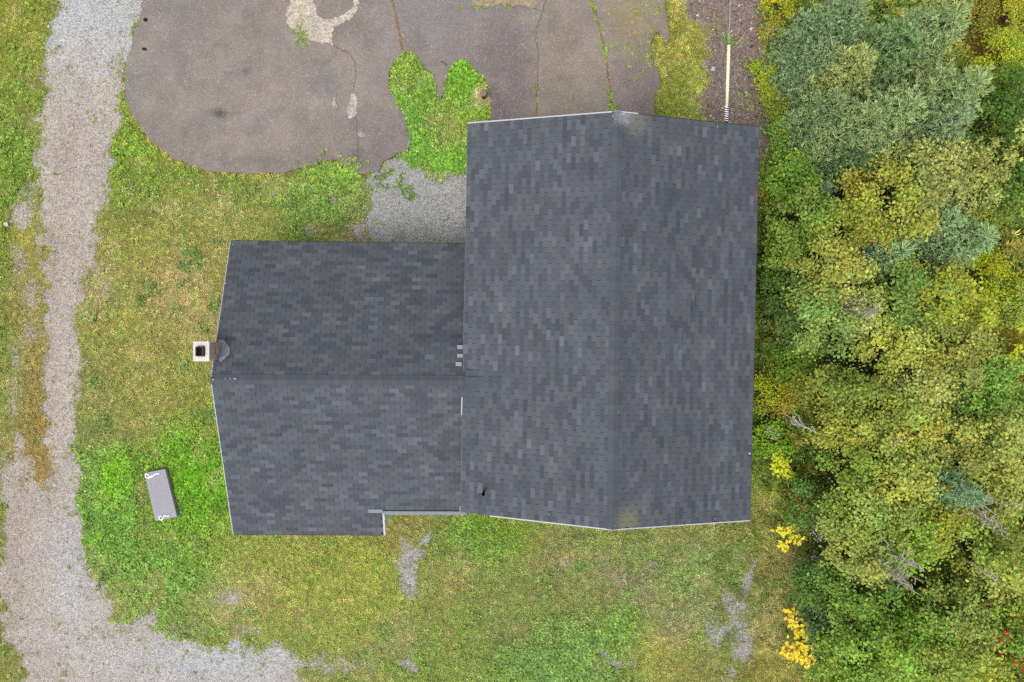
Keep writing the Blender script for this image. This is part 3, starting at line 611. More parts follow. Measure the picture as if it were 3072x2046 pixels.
top4 = lambda um, i, nc: i >= nc - 4
main_w = make_slope('roof', MC, MA, MS, MR, house, 3, pick=top4)
main_e = make_slope('roof', MB_, MD, MR, MS, house, 23, pick=top4, dim=0.95)  # dim puts the shade of this slope, turned from the sun, into its tab colour
wing_n = make_slope('roof', WB, WA, WRR, WRL, house, 43, dim=0.93)  # north slope: its shade is likewise multiplied into the tab colour
cutx = -3.95
def skip_s(um, vm, a_, b_, v0):
    x = WC.x + um * (WD.x - WC.x); return x > cutx and v0 < 0.155
# the porch corner is cut back, so its south slope is laid in two decks
def south_pt(x, v):
    u = (x - WC.x) / (WD.x - WC.x); e = WC.lerp(WD, u); r = WRL.lerp(WRR, u); return e.lerp(r, v)
VC = 0.155
wing_s = make_slope('roof', WC, WD, WRL, WRR, house, 63, skip=skip_s, deck=(WC, south_pt(cutx, 0), south_pt(cutx, VC), south_pt(WD.x, VC), WRR, WRL))
# pale starter strip at the cut-back eave
M['starter'] = plain('starter_strip', alb(140, 150, 156), 0.9, 0.15, 30)
A_, B_ = south_pt(cutx - .55, VC + .004), south_pt(-1.42, VC - .006)
bm = bmesh.new(); nS = 8
nrm_s = (south_pt(-2, .2) - south_pt(-3, .2)).cross(south_pt(-3, .4) - south_pt(-3, .2)).normalized()
for k in range(nS):
    a0 = south_pt(cutx + .03 + (k) * (-1.38 - cutx - .03) / nS, VC - .010) + nrm_s * .02; b0 = south_pt(cutx + .03 + (k + .985) * (-1.38 - cutx - .03) / nS, VC - .010) + nrm_s * .02
    bm_bar(bm, a0 + Vector((0, .05, .014)), b0 + Vector((0, .05, .014)), .12, .008, nrm_s)
bm_bar(bm, south_pt(cutx - .42, VC + .012) + nrm_s * .022, south_pt(cutx + .02, VC + .012) + nrm_s * .022, .12, .008, nrm_s)
bm_bar(bm, south_pt(-1.60, VC + .03) + nrm_s * .024, south_pt(-1.40, VC + .03) + nrm_s * .024, .24, .008, nrm_s)
st = bm_obj('starter_strip', bm, M['starter'], house); shift_to(st, house.location)

def ridge_caps(A, B, sl, sr, roof, seed, dim=1.0):
    """bent cap shingles laid over a ridge, each its own piece; sl/sr: downslope directions"""
    A, B = Vector(A), Vector(B); L = (B - A).length; n = int(L / .135); d = (B - A).normalized()
    meshes = []
    sl, sr = Vector(sl).normalized(), Vector(sr).normalized()
    for s in range(8):
        V = []; w = .15
        for t, hh in ((-.008, .014), (.15, .009)):
            V += [d * t + sl * w + Vector((0, 0, hh)), d * t + Vector((0, 0, hh + .006)), d * t + sr * w + Vector((0, 0, hh))]
        V += [v - Vector((0, 0, .010)) for v in V[:3]]
        q = [(0, 1, 4, 3), (1, 2, 5, 4), (6, 7, 1, 0), (7, 8, 2, 1)]
        c = PALETTE[(0, 1, 2, 5, 7, 6, 0, 2)[s]] * dim
        mm = mesh_np('ridge_cap', [tuple(v) for v in V], faces4=q, col=np.array([c] * 9)); mm.materials.append(M['shingle']); meshes.append(mm)
    for i in range(n):
        o = bpy.data.objects.new('ridge_cap', random.choice(meshes)); C.objects.link(o); o.parent = roof
        o.location = A + d * (L * i / n) + Vector((0, 0, .004))
ridge_caps(MS, MR, MC - MS, MD - MS, main_w, 1, .97)
ridge_caps(WRL, WRR - Vector((.12, 0, 0)), WA - WRL, WC - WRL, wing_n, 4, .93)
# courses laid over each other need their normals outward
# drip edges: white metal showing past the shingles
def drip(a, b, w=.03, h=.03, out=(0, 0, 0), mat='white_metal'):
    bm = bmesh.new(); o = Vector(out); bm_bar(bm, Vector(a) + o, Vector(b) + o, w, h)
    e = bm_obj('drip_edge', bm, M[mat], house); shift_to(e, house.location); return e
drip(MA, MR, .034, .03, (0, .018, -.012)); drip(MR, MR.lerp(MB_, .14), .035, .03, (0, .018, -.014)); drip(MR.lerp(MB_, .141), MB_, .03, .03, (0, .010, -.02), 'deck')
drip(MC.lerp(MS, .2), MS, .032, .03, (0, -.016, -.012)); drip(MS, MD, .030, .03, (0, -.014, -.012))
drip(MC, MA, .014, .02, (-.002, 0, -.014), 'flash'); drip(MD, MB_, .02, .03, (.002, 0, -.02), 'deck')
drip(MC.lerp(MA, .25), MC.lerp(MA, .296), .028, .03, (-.022, 0, .0))
drip(WA, WRL, .022, .03, (-.004, 0, -.012)); drip(WRL, WC, .024, .03, (-.006, 0, -.012)); drip(WA, WB, .03, .03, (0, .004, -.025), 'deck')
drip(WC, south_pt(cutx, 0), .03, .03, (0, -.004, -.025), 'deck')
drip(south_pt(cutx + .02, 0), south_pt(cutx + .02, VC), .06, .05, (.012, 0, -.012))
# walls
def wall_prism(name, base, mat, parent):
    """vertical wall ring from z0 up to given tops; base = [(x, y, ztop)...]"""
    bm = bmesh.new(); n = len(base); lo = [bm.verts.new((x, y, 0.0)) for x, y, z in base]; hi = [bm.verts.new((x, y, z)) for x, y, z in base]
    for i in range(n): bm.faces.new((lo[i], lo[(i + 1) % n], hi[(i + 1) % n], hi[i]))
    o = bm_obj(name, bm, mat, parent); return shift_to(o, house.location)
ov = .42
wall_prism('wall', [(MC.x + ov, MC.y + .3, ZE + .02), (MS.x, MS.y + .3, ZR - .12), (MD.x - ov, MD.y + .3, ZE + .02), (MB_.x - ov, MB_.y - .3, ZE + .02), (MR.x, MR.y - .3, ZR - .12), (MA.x + ov, MA.y - .3, ZE + .02)], M['siding'], house)
wall_prism('wall', [(WA.x + .22, WA.y - .42, WZE + .08), (WRL.x + .22, WRL.y, WZR - .1), (WC.x + .22, south_pt(-8, VC).y + .12, 2.40), (-1.0, south_pt(-1.2, VC).y + .12, 2.40), (-1.0, WA.y - .42, WZE + .08)], M['siding'], house)
wall_prism('foundation', [(MC.x + ov - .03, MC.y + .27, .3), (MD.x - ov + .03, MD.y + .27, .3), (MB_.x - ov + .03, MB_.y - .27, .3), (MA.x + ov - .03, MA.y - .27, .3)], M['foundation'], house)
# porch brace and the window beside it
bm = bmesh.new(); bm_bar(bm, P(1153, 1570, 2.10), P(1186, 1528, 1.25), .10, .10)
shift_to(bm_obj('brace', bm, M['white_paint'], house), house.location)
bm = bmesh.new(); yw = south_pt(-3, VC).y + .10
bm_box(bm, (-4.6, yw, 1.5), (1.2, .05, 1.1)); w_ = shift_to(bm_obj('window', bm, M['white_paint'], house), house.location)
bm = bmesh.new(); bm_box(bm, (-4.6, yw - .02, 1.5), (1.06, .03, .96)); bm_obj('pane', bm, M['glass'], w_)
# step flashing squares along the wall above the wing
for (px, py, w, h) in ((1380, 1041, 17, 12), (1380, 1067, 17, 11), (1376, 1092, 18, 12)):
    c = P(px, py, WZR - .335 * abs((-(py - 1023) / F * 20 - WRL.y)) + .03); bm = bmesh.new(); s = (H - c.z) / F
    bm_box(bm, c, (w * s, h * s, .012), None)
    fl = shift_to(bm_obj('step_flashing', bm, M['pale_flash'], house), house.location)
# vent pipe
zv = ZE + (P(1450, 1478, 3.8).x - MC.x) * .247
c = P(1452, 1472, zv); bm = bmesh.new()
bmesh.ops.create_cone(bm, cap_ends=True, segments=20, radius1=.07, radius2=.055, depth=.06, matrix=Matrix.Translation(c + Vector((0, 0, .03))))
vp = shift_to(bm_obj('vent_boot', bm, M['boot'], house, False), house.location)
t = Tubes(); t.add([c, c + Vector((0, 0, .5))], .044, 14); t.add([c + Vector((0, 0, .5)), c + Vector((0, 0, .30))], .035, 14)
shift_to(t.obj('vent_pipe', M['black'], house), house.location)
bm = bmesh.new(); bm_bar(bm, c + Vector((-.17, -.10, -.03)), c + Vector((-.17, .14, -.03)), .012, .012); shift_to(bm_obj('flashing_edge', bm, M['pale_flash'], house), house.location)
# nail heads and splashes of white paint left on the roof
def spot(px, py, z, r):
    c = P(px, py, z); bm = bmesh.new(); bmesh.ops.create_cone(bm, cap_ends=True, segments=8, radius1=r, radius2=r * .6, depth=.012, matrix=Matrix.Translation(c)); shift_to(bm_obj('nail_head', bm, M['white_metal'], house), house.location)
def zmain(px, py):
    for _ in range(3):
        z = 4.2 if _ == 0 else z
        x = (px - 1536) / F * (H - z); xr = (MR.x + MS.x) / 2; z = ZR - abs(x - xr) * .245
    return z + .03
def zwing(px, py):
    z = 3.2
    for _ in range(3):
        y = -(py - 1023) / F * (H - z); z = WZR - abs(y - WRL.y) * (.334 if y > WRL.y else .331)
    return z + .03
for px, py, r in ((1839, 349, .018), (1850, 703, .012), (1829, 925, .012), (1855, 1236, .012), (1945, 1326, .014), (1820, 1300, .01), (1648, 1543, .016), (1794, 1575, .014), (1845, 1577, .014), (1875, 1472, .012), (1920, 1570, .012), (2153, 380, .02), (2249, 1360, .03), (1868, 505, .012), (2146, 1556, .014)):
    spot(px, py, zmain(px, py), r)
for px, py, r in ((638, 1085, .022), (638, 1097, .022), (635, 1112, .026), (634, 1127, .024), (639, 1139, .024), (676, 1136, .018), (690, 1136, .016), (704, 1136, .018), (699, 734, .016), (677, 850, .02), (674, 1383, .018), (1314, 933, .01), (683, 788, .014)):
    spot(px, py, zwing(px, py), r)
for px, py, w in ((705, 1136, .08), (1870, 342, .09)):
    z = zwing(px, py) if px < 1000 else zmain(px, py); bm = bmesh.new(); bm_box(bm, P(px, py, z + .012), (w, .02, .008)); shift_to(bm_obj('paint_smear', bm, M['white_metal'], house), house.location)
# dark new shingles where the wing ridge runs into the main roof
bm = bmesh.new()
A0, A1 = WRR + Vector((-.15, 0, .03)), P(1414, 1140, ZE + .09) + Vector((.05, 0, .02))
M['new_shingle'] = plain('saddle_shingle', alb(84, 92, 102), .93, .12, 30)
for k, (dy, zz) in enumerate(((-.20, -.028), (0, .012), (.20, -.028))):
    bm_box(bm, (WRR.x - .06, WRR.y + dy, WZR + zz + .02), (.55, .21, .012))
shift_to(bm_obj('ridge_saddle', bm, M['new_shingle'], house), house.location)

# chimney
ZC = 4.17
cl, cr_, ct, cb = P(579, 1024, 4.23).x, P(628, 1024, 4.23).x, P(600, 1024, 4.23).y, P(600, 1084, 4.23).y
cx, cy = (cl + cr_) / 2, (ct + cb) / 2; bw, bl = (cr_ - cl) - .06, (ct - cb) - .07
bm = bmesh.new(); bm_box(bm, (cx, cy, ZC / 2), (bw - .016, bl - .016, ZC)); chim = shift_to(bm_obj('chimney', bm, M['mortar'], house), house.location)
BR = [plain('brick_%d' % i, alb(*c), .9, .2, 25) for i, c in enumerate(((206, 176, 162), (186, 154, 142), (214, 190, 176), (168, 138, 128), (222, 204, 192), (196, 164, 150)))]
bh, jt = .057, .010
bmeshes = {}
def brick_mesh(L, W, i):
    k = (round(L, 3), round(W, 3), i)
    if k not in bmeshes:
        bm = bmesh.new(); bm_box(bm, (0, 0, 0), (L, W, bh)); me = bpy.data.meshes.new('brick'); bm.to_mesh(me); bm.free(); me.materials.append(BR[i]); bmeshes[k] = me
    return bmeshes[k]
z = ZC - bh / 2 - .004; row = 0
while z > 2.9:
    nl = 3 if row % 2 == 0 else 2
    for side in range(4):
        Ls = bl if side % 2 == 0 else bw; nn = 3 if side % 2 == 0 else 2
        Ls2 = Ls if side % 2 == 0 else Ls - .16
        if side % 2: nn = 2 if row % 2 else 1
        wdt = Ls2 / nn
        offs = 0
        for k in range(nn):
            L = wdt - jt
            o = bpy.data.objects.new('brick', None if False else brick_mesh(L, .085, random.randint(0, 5))); C.objects.link(o); o.parent = chim
            t_ = -Ls2 / 2 + wdt * (k + .5)
            if side == 0: p = (cx + bw / 2 - .038, cy + t_, z); rz = math.pi / 2
            elif side == 2: p = (cx - bw / 2 + .038, cy + t_, z); rz = math.pi / 2
            elif side == 1: p = (cx + t_, cy + bl / 2 - .038, z); rz = 0
            else: p = (cx + t_, cy - bl / 2 + .038, z); rz = 0
            o.location = Vector(p) + Vector((random.uniform(-.002, .002), random.uniform(-.002, .002), 0)); o.rotation_euler.z = rz
    z -= bh + jt; row += 1
def ring_box(bm, c, so, si, h, floor=None):
    """rectangular tube standing on c"""
    x, y, z0 = c; vs = []
    for zz in (z0, z0 + h):
        for (sx, sy) in (so, si):
            vs.append([bm.verts.new((x + a_ * sx / 2, y + b_ * sy / 2, zz)) for a_, b_ in ((-1, -1), (1, -1), (1, 1), (-1, 1))])
    lo, li, ho, hi = vs
    for k in range(4):
        j = (k + 1) % 4
        bm.faces.new((lo[k], lo[j], ho[j], ho[k])); bm.faces.new((li[j], li[k], hi[k], hi[j])); bm.faces.new((ho[k], ho[j], hi[j], hi[k]))
fc = P(598.5, 1054, 4.35)
bm = bmesh.new(); ring_box(bm, (cx, cy, ZC), (cr_ - cl, ct - cb), (.215, .28), .065)
capo = bm_obj('chimney_cap', bm, M['concrete'], chim)
bv = capo.modifiers.new('b', 'BEVEL'); bv.width = .012; bv.segments = 2
bm = bmesh.new(); ring_box(bm, (cx - .012, cy, ZC - .6), (.205, .270), (.165, .230), .78)
fl = bm_obj('flue', bm, M['clay'], chim); bv = fl.modifiers.new('b', 'BEVEL'); bv.width = .014; bv.segments = 2
bm = bmesh.new(); bm_box(bm, (cx - .012, cy, ZC + .09), (.175, .235, .02)); bm_obj('flue_shade_plug', bm, M['flue_shade'], chim)  # added black plate just below the rim, painted-in darkness of the flue's depth
# tarred flashing skirt spread on the shingles round the chimney
bm = bmesh.new()
pts = [(652, 1020), (672, 1019), (680, 1030), (691, 1045), (689, 1062), (676, 1075), (664, 1086), (656, 1080), (655, 1050)]
vs = []
for px, py in pts:
    z = zwing(px, py) + .0; vs.append(bm.verts.new(P(px, py, z)))
f_ = bm.faces.new(vs); bmesh.ops.triangulate(bm, faces=[f_]); bmesh.ops.subdivide_edges(bm, edges=bm.edges[:], cuts=3, use_grid_fill=True)
for v in bm.verts: v.co.z += random.uniform(-.003, .012)
shift_to(bm_obj('chimney_flashing', bm, M['flash'], house), house.location)

# ------------------------------------------------------------------ ground objects
# fibreglass cover with rope handles
cp = [P(432, 1419, .22), P(495, 1407, .22), P(531, 1551, .22), P(465, 1563, .22)]
cc_ = sum(cp, Vector()) / 4
lid = tag(empty('ground_cover', (cc_.x, cc_.y, 0)), 'flat grey rectangular cover with two white rope handles lying on the lush lawn', 'cover')
M['lid'] = plain('grey_fibreglass', alb(168, 166, 176), .65, .08, 5)
bm = bmesh.new()
lo = [bm.verts.new((p.x - cc_.x, p.y - cc_.y, .0)) for p in cp]; hi = [bm.verts.new((p.x - cc_.x, p.y - cc_.y, .21)) for p in cp]
for k in range(4): bm.faces.new((lo[k], lo[(k + 1) % 4], hi[(k + 1) % 4], hi[k]))
bm.faces.new(hi); bmesh.ops.recalc_face_normals(bm, faces=bm.faces[:])
bo = bm_obj('cover_panel', bm, M['lid'], lid); bv = bo.modifiers.new('b', 'BEVEL'); bv.width = .015; bv.segments = 2
ax = (cp[3] - cp[0]).normalized(); sx = (cp[1] - cp[0]).normalized()
for k, t_ in enumerate((.16, .30, .44, .58, .72, .86)):
    bm = bmesh.new(); a0 = cp[0].lerp(cp[1], t_) + ax * .28 - cc_; b0 = cp[3].lerp(cp[2], t_) - ax * .28 - cc_
    bm_bar(bm, (a0.x, a0.y, .212), (b0.x, b0.y, .2095), .06, .005); bm_obj('rib', bm, M['lid'], lid)
M['rope'] = plain('white_rope', (.75, .75, .76), .8, .05, 40, bumps=0)
def zc(p): return (400 + p[0] / 6.033, 1380 + p[1] / 6.033)
for path in ([(480, 245), (400, 255), (360, 285), (310, 315), (260, 322), (222, 300), (220, 265), (245, 250), (270, 265), (300, 297), (335, 290), (345, 270)], [(640, 990), (628, 1015), (570, 1005), (545, 1040), (515, 1085), (480, 1075), (465, 1050), (480, 1020), (515, 1018)]):
    t = Tubes(); pp = [P(*zc(p), .225) - Vector((cc_.x, cc_.y, 0)) for p in path]
    # smooth
    sm = []
    for i in range(len(pp) - 1):
        p0, p1, p2, p3 = pp[max(i - 1, 0)], pp[i], pp[i + 1], pp[min(i + 2, len(pp) - 1)]
        for q in range(4):
            s = q / 4; sm.append(.5 * ((2 * p1) + (p2 - p0) * s + (2 * p0 - 5 * p1 + 4 * p2 - p3) * s * s + (3 * p1 - p0 - 3 * p2 + p3) * s ** 3))
    sm.append(pp[-1]); t.add(sm, .019, 6); t.obj('rope_handle', M['rope'], lid)

# capped well pipe beside the asphalt
w0 = P(1452, 291, 0); wp = tag(empty('well_pipe', w0), 'short rusty capped pipe in a sandy patch beside the asphalt', 'pipe')
M['rust'] = plain('rusty_steel', alb(150, 124, 116), .8, .25, 20); M['rust_dark'] = plain('dark_rust', alb(88, 66, 58), .9, .25, 20)
t = Tubes(); t.add([(0, 0, 0), (0, 0, .34)], .085, 18); t.obj('casing', M['rust_dark'], wp)
bm = bmesh.new(); bmesh.ops.create_cone(bm, cap_ends=True, segments=18, radius1=.115, radius2=.10, depth=.07, matrix=Matrix.Translation((0, 0, .37))); o = bm_obj('cap', bm, M['rust'], wp)
bm = bmesh.new(); bm_box(bm, (.05, -.105, .36), (.05, .05, .05)); bm_obj('bolt_lug', bm, M['rust_dark'], wp)

# service wire with its yellow line guard
M['yellow'] = plain('yellow_guard', alb(255, 244, 204, 1.5), .55, .04, 6, bumps=0); M['wire'] = plain('wire', alb(176, 174, 178), .5, .1, 20, bumps=0)
wa, wb = P(2179, 368, 3.3), P(2193, -60, 4.9)
wd = wb - wa; sw = tag(empty('service_wire', wa), 'overhead service wire with a pale yellow guard tube running to the gable', 'wire')
far = wd * 2.4
t = Tubes(); t.add([(0, 0, 0), wd * .15, wd * .5, wd * .8, wd, far], .011, 6); t.obj('cable', M['wire'], sw)
def along(py):
    tt = (wa.y - 0) ; lo_, hi_ = 0, 1
    for _ in range(30):
        m_ = (lo_ + hi_) / 2; p = wa + wd * m_; v = 1023 - p.y * F / (H - p.z)
        if v > py: lo_ = m_
        else: hi_ = m_
    return wd * lo_
t = Tubes(); a0, b0 = along(319), along(135); t.add([a0, a0, b0, b0], [.02, .044, .044, .02], 12); t.obj('guard_tube', M['yellow'], sw)
for col_, ph in (('black', 0), ('white_paint', math.pi)):
    t = Tubes(); n = 60; e = wd.normalized(); s1 = e.cross(Vector((0, 0, 1))).normalized(); s2 = s1.cross(e)
    pts = [along(366).lerp(a0, k / n) + (s1 * math.cos(k * .75 + ph) + s2 * math.sin(k * .75 + ph)) * .045 for k in range(n + 1)]
    t.add(pts, .016, 6); t.obj('grip_coil', M[col_], sw)
t = Tubes(); q = P(2198, 371, 3.3) - wa
t.add([(0, 0, -.02), q * .5 + Vector((0, .03, -.03)), q + Vector((0, 0, -.04)), q * 1.7 + Vector((0, -.03, -.10))], .028, 6); t.obj('lead_wire', M['wire'], sw)

def stone(name, px, py, r, label, rgb, cat='stone', sq=(1, 1, .6), seed=0, lift=0.0):
    bm = bmesh.new(); bmesh.ops.create_icosphere(bm, subdivisions=2, radius=r); rr = random.Random(seed)
    for v in bm.verts:
        v.co *= 1 + rr.uniform(-.16, .16); v.co.x *= sq[0]; v.co.y *= sq[1]; v.co.z *= sq[2]
    mt = plain(name + '_mat', rgb, .9, .2, 30); o = bm_obj(name, bm, mt); p = P(px, py, 0); o.location = (p.x, p.y, r * sq[2] * .5 + .03 + lift); return tag(o, label, cat)
stone('stone', 438, 61, .07, 'upper of two dark stones where driveway gravel meets the asphalt', alb(40, 38, 38), seed=1)
stone('stone', 435, 149, .065, 'lower of two dark stones where driveway gravel meets the asphalt', alb(48, 46, 46), sq=(1.3, .8, .6), seed=2)
stone('stone', 1004, 312, .08, 'pale rock lodged in a pothole of the asphalt', alb(186, 184, 182), sq=(.8, 1.4, .5), seed=3)
M['paper'] = plain('white_scrap', alb(206, 204, 200), .7, .06, 20, bumps=0)
def scrap(name, px, py, w, h, rz, label, cat, dz=.06, thick=.012):
    p = P(px, py, 0); bm = bmesh.new(); bm_box(bm, (0, 0, 0), (w, h, thick)); bmesh.ops.subdivide_edges(bm, edges=bm.edges[:], cuts=2, use_grid_fill=True)
    for v in bm.verts: v.co.z += random.uniform(-.006, .006)
    o = bm_obj(name, bm, M['paper']); o.location = (p.x, p.y, dz); o.rotation_euler.z = rz; return tag(o, label, cat)
scrap('tile', 21, 674, .14, .14, .3, 'small square pale tile on the weedy strip left of the driveway', 'tile', .05, .02)
scrap('paper_scrap', 150, 83, .08, .07, .8, 'tiny white paper scrap at the grassy edge of the driveway', 'litter', .07)
b = tag(empty('plastic_bag', P(2139, 208, 0)), 'crumpled white plastic litter on the stones near the yellow guard tube', 'litter')
bm = bmesh.new(); bmesh.ops.create_icosphere(bm, subdivisions=3, radius=.085)
for v in bm.verts:
    f_ = .5 + .9 * float(fbm(np.array(v.co.x * 20), np.array(v.co.y * 20 + v.co.z * 9), 1.0, 5, 3)); v.co *= f_; v.co.z = max(v.co.z * .5, -.03)
bm_obj('film', bm, plain('grey_film', alb(196, 204, 208), .4, .3, 40), b).location = (0, 0, .05)
tw = Tubes(); p0 = P(1322, 184, .05); tw.add([p0, P(1332, 188, .06), P(1342, 197, .05)], [.014, .012, .006], 5)
tag(tw.obj('twig', M['bark']), 'short broken twig lying on the asphalt beside the grass island', 'twig')

# ------------------------------------------------------------------ vegetation
def frames(nrm, rng):
    """random tangent frames about the given normals"""
    r = rng.normal(size=nrm.shape); t = r - nrm * (r * nrm).sum(-1, keepdims=True); t /= np.linalg.norm(t, axis=-1, keepdims=True) + 1e-9
    return t, np.cross(nrm, t)
def leaf_mesh(name, cen, nrm, size, col, rng, aspect=.72, fold=.22):
    """folded leaves: two triangles either side of the midrib"""
    t, b = frames(nrm, rng); n = len(cen); s = size[:, None]
    V = np.empty((n, 4, 3)); up = nrm * (s * fold)
    V[:, 0] = cen - t * s * .5; V[:, 1] = cen + b * s * aspect * .5 + up; V[:, 2] = cen + t * s * .5; V[:, 3] = cen - b * s * aspect * .5 + up
    i = np.arange(n)[:, None] * 4
    F3 = np.concatenate([i + np.array([0, 1, 2]), i + np.array([0, 2, 3])])
    return mesh_np(name, V.reshape(-1, 3), faces3=F3, col=np.repeat(col, 4, 0))
def unit(v): return v / (np.linalg.norm(v, axis=-1, keepdims=True) + 1e-9)

def broadleaf(name, label, cat, px, py, rpx, h, rgb, group=None, leaf=.085, dens=1.0, alt=None, altf=.12, seed=None, flat=.5, gap=1.0, berries=None):
    """tree or shrub: crown of leaf clumps on limbs over a trunk. px, py: where the crown shows; h: height"""
    rng = np.random.default_rng(seed if seed is not None else int(px * 7 + py * 13))
    r_, g_, b_ = rgb
    if name == 'alder': r_ = min(r_, g_ * .985)
    else: g_ = min(g_, r_ * 1.26)
    rgb = (max(r_, g_ * .80), g_, b_)
    zc = h * .68; c = P(px, py, zc); r = rpx * (H - zc) / F; vr = max(h * .32, .25)
    root = tag(empty(name, (c.x, c.y, 0)), label, cat, group)
    nC = max(7, int(32 * r * r * dens + 7))
    d = unit(rng.normal(size=(nC, 3))); d[:, 2] = np.abs(d[:, 2]) * 1.0 - .25; d = unit(d)
    rad = rng.uniform(.45, 1.0, nC) ** .6
    lump = 1 + .28 * np.sin(np.arctan2(d[:, 1], d[:, 0]) * rng.integers(2, 5) + rng.uniform(0, 6))
    cc = np.stack([d[:, 0] * rad * r * lump, d[:, 1] * rad * r * lump, zc + d[:, 2] * rad * vr + rng.normal(size=nC) * h * .075], -1)
    cr = rng.uniform(.16, .34, nC) * (.75 + .35 * min(r, 1.3))
    nl = np.maximum(12, (84 * (cr / .26) ** 2 * (.085 / leaf) ** 1.6 * rng.uniform(.7, 1.2, nC))).astype(int)
    ci = np.repeat(np.arange(nC), nl); n = len(ci)
    q = rng.normal(size=(n, 3)) * .52; q[:, 2] *= flat * 1.2
    pos = cc[ci] + q * cr[ci][:, None]
    nr = unit(np.array([0, 0, 1.0]) * 1.1 + unit(q + 1e-6) * .5 + rng.normal(size=(n, 3)) * .42)
    base = lin(rgb) / K * 2.08 * np.array([.99, 1.06, .98])
    cv = rng.normal(1, .10, nC)[ci] * rng.normal(1, .21, n)
    hue = rng.normal(0, .07, nC)[ci] + rng.normal(0, .06, n)
    col = base[None] * np.clip(cv, .5, 1.6)[:, None] * np.stack([1 + hue, np.ones(n), 1 - hue * .6], -1)
    if alt is not None:
        m = (rng.random(nC) < altf)[ci] & (rng.random(n) < .8); col[m] = lin(alt) / K * 1.15 * rng.normal(1, .14, m.sum())[:, None]
    col = np.clip(col, .004, .8)
    me = leaf_mesh('crown', pos, nr, rng.uniform(.75, 1.3, n) * leaf * rng.choice([.8, 1.0, 1.25], n) * 1.05, col, rng)
    link('crown', me, M['leaf'], root)
    t = Tubes(); tr = .018 + .012 * h; jx, jy = rng.normal(size=2) * .08 * h
    t.add([(0, 0, -.03), (jx * .3, jy * .3, h * .3), (jx, jy, h * .62)], [tr, tr * .8, tr * .45], 6)
    for k in rng.permutation(nC)[:min(nC, 14)]:
        s = rng.uniform(.25, .6); p0 = Vector((jx * s, jy * s, h * .62 * s)); p1 = Vector(cc[k]); mid = p0.lerp(p1, .5) + Vector((0, 0, -.05 * h))
        t.add([p0, mid, p1], [tr * .4, tr * .28, tr * .1], 4)
    t.obj('trunk', M['bark'], root)
    if berries:
        for k in range(berries):
            j = rng.integers(nC); p = cc[j] + np.array([rng.normal() * .14, rng.normal() * .14, cr[j] * .8 + .26])
            m = 16; qq = unit(rng.normal(size=(m, 3))) * .085 * rng.random((m, 1)) ** .4; qq[:, 2] *= .6
            V = []; Fc = []
            for e in qq:
                o = len(V)
                for ox, oy, oz in ((1, 0, 0), (-1, 0, 0), (0, 1, 0), (0, -1, 0), (0, 0, 1), (0, 0, -1)): V.append(p + e + np.array([ox, oy, oz]) * .026)
                Fc += [(o, o + 2, o + 4), (o + 2, o + 1, o + 4), (o + 1, o + 3, o + 4), (o + 3, o, o + 4), (o + 2, o, o + 5), (o + 1, o + 2, o + 5), (o + 3, o + 1, o + 5), (o, o + 3, o + 5)]
            link('berry_cluster', mesh_np('berry_cluster', np.array(V), faces3=Fc), M['berry'], root)
    return root
M['berry'] = plain('red_berries', alb(224, 84, 40), .5, .2, 40, bumps=0)

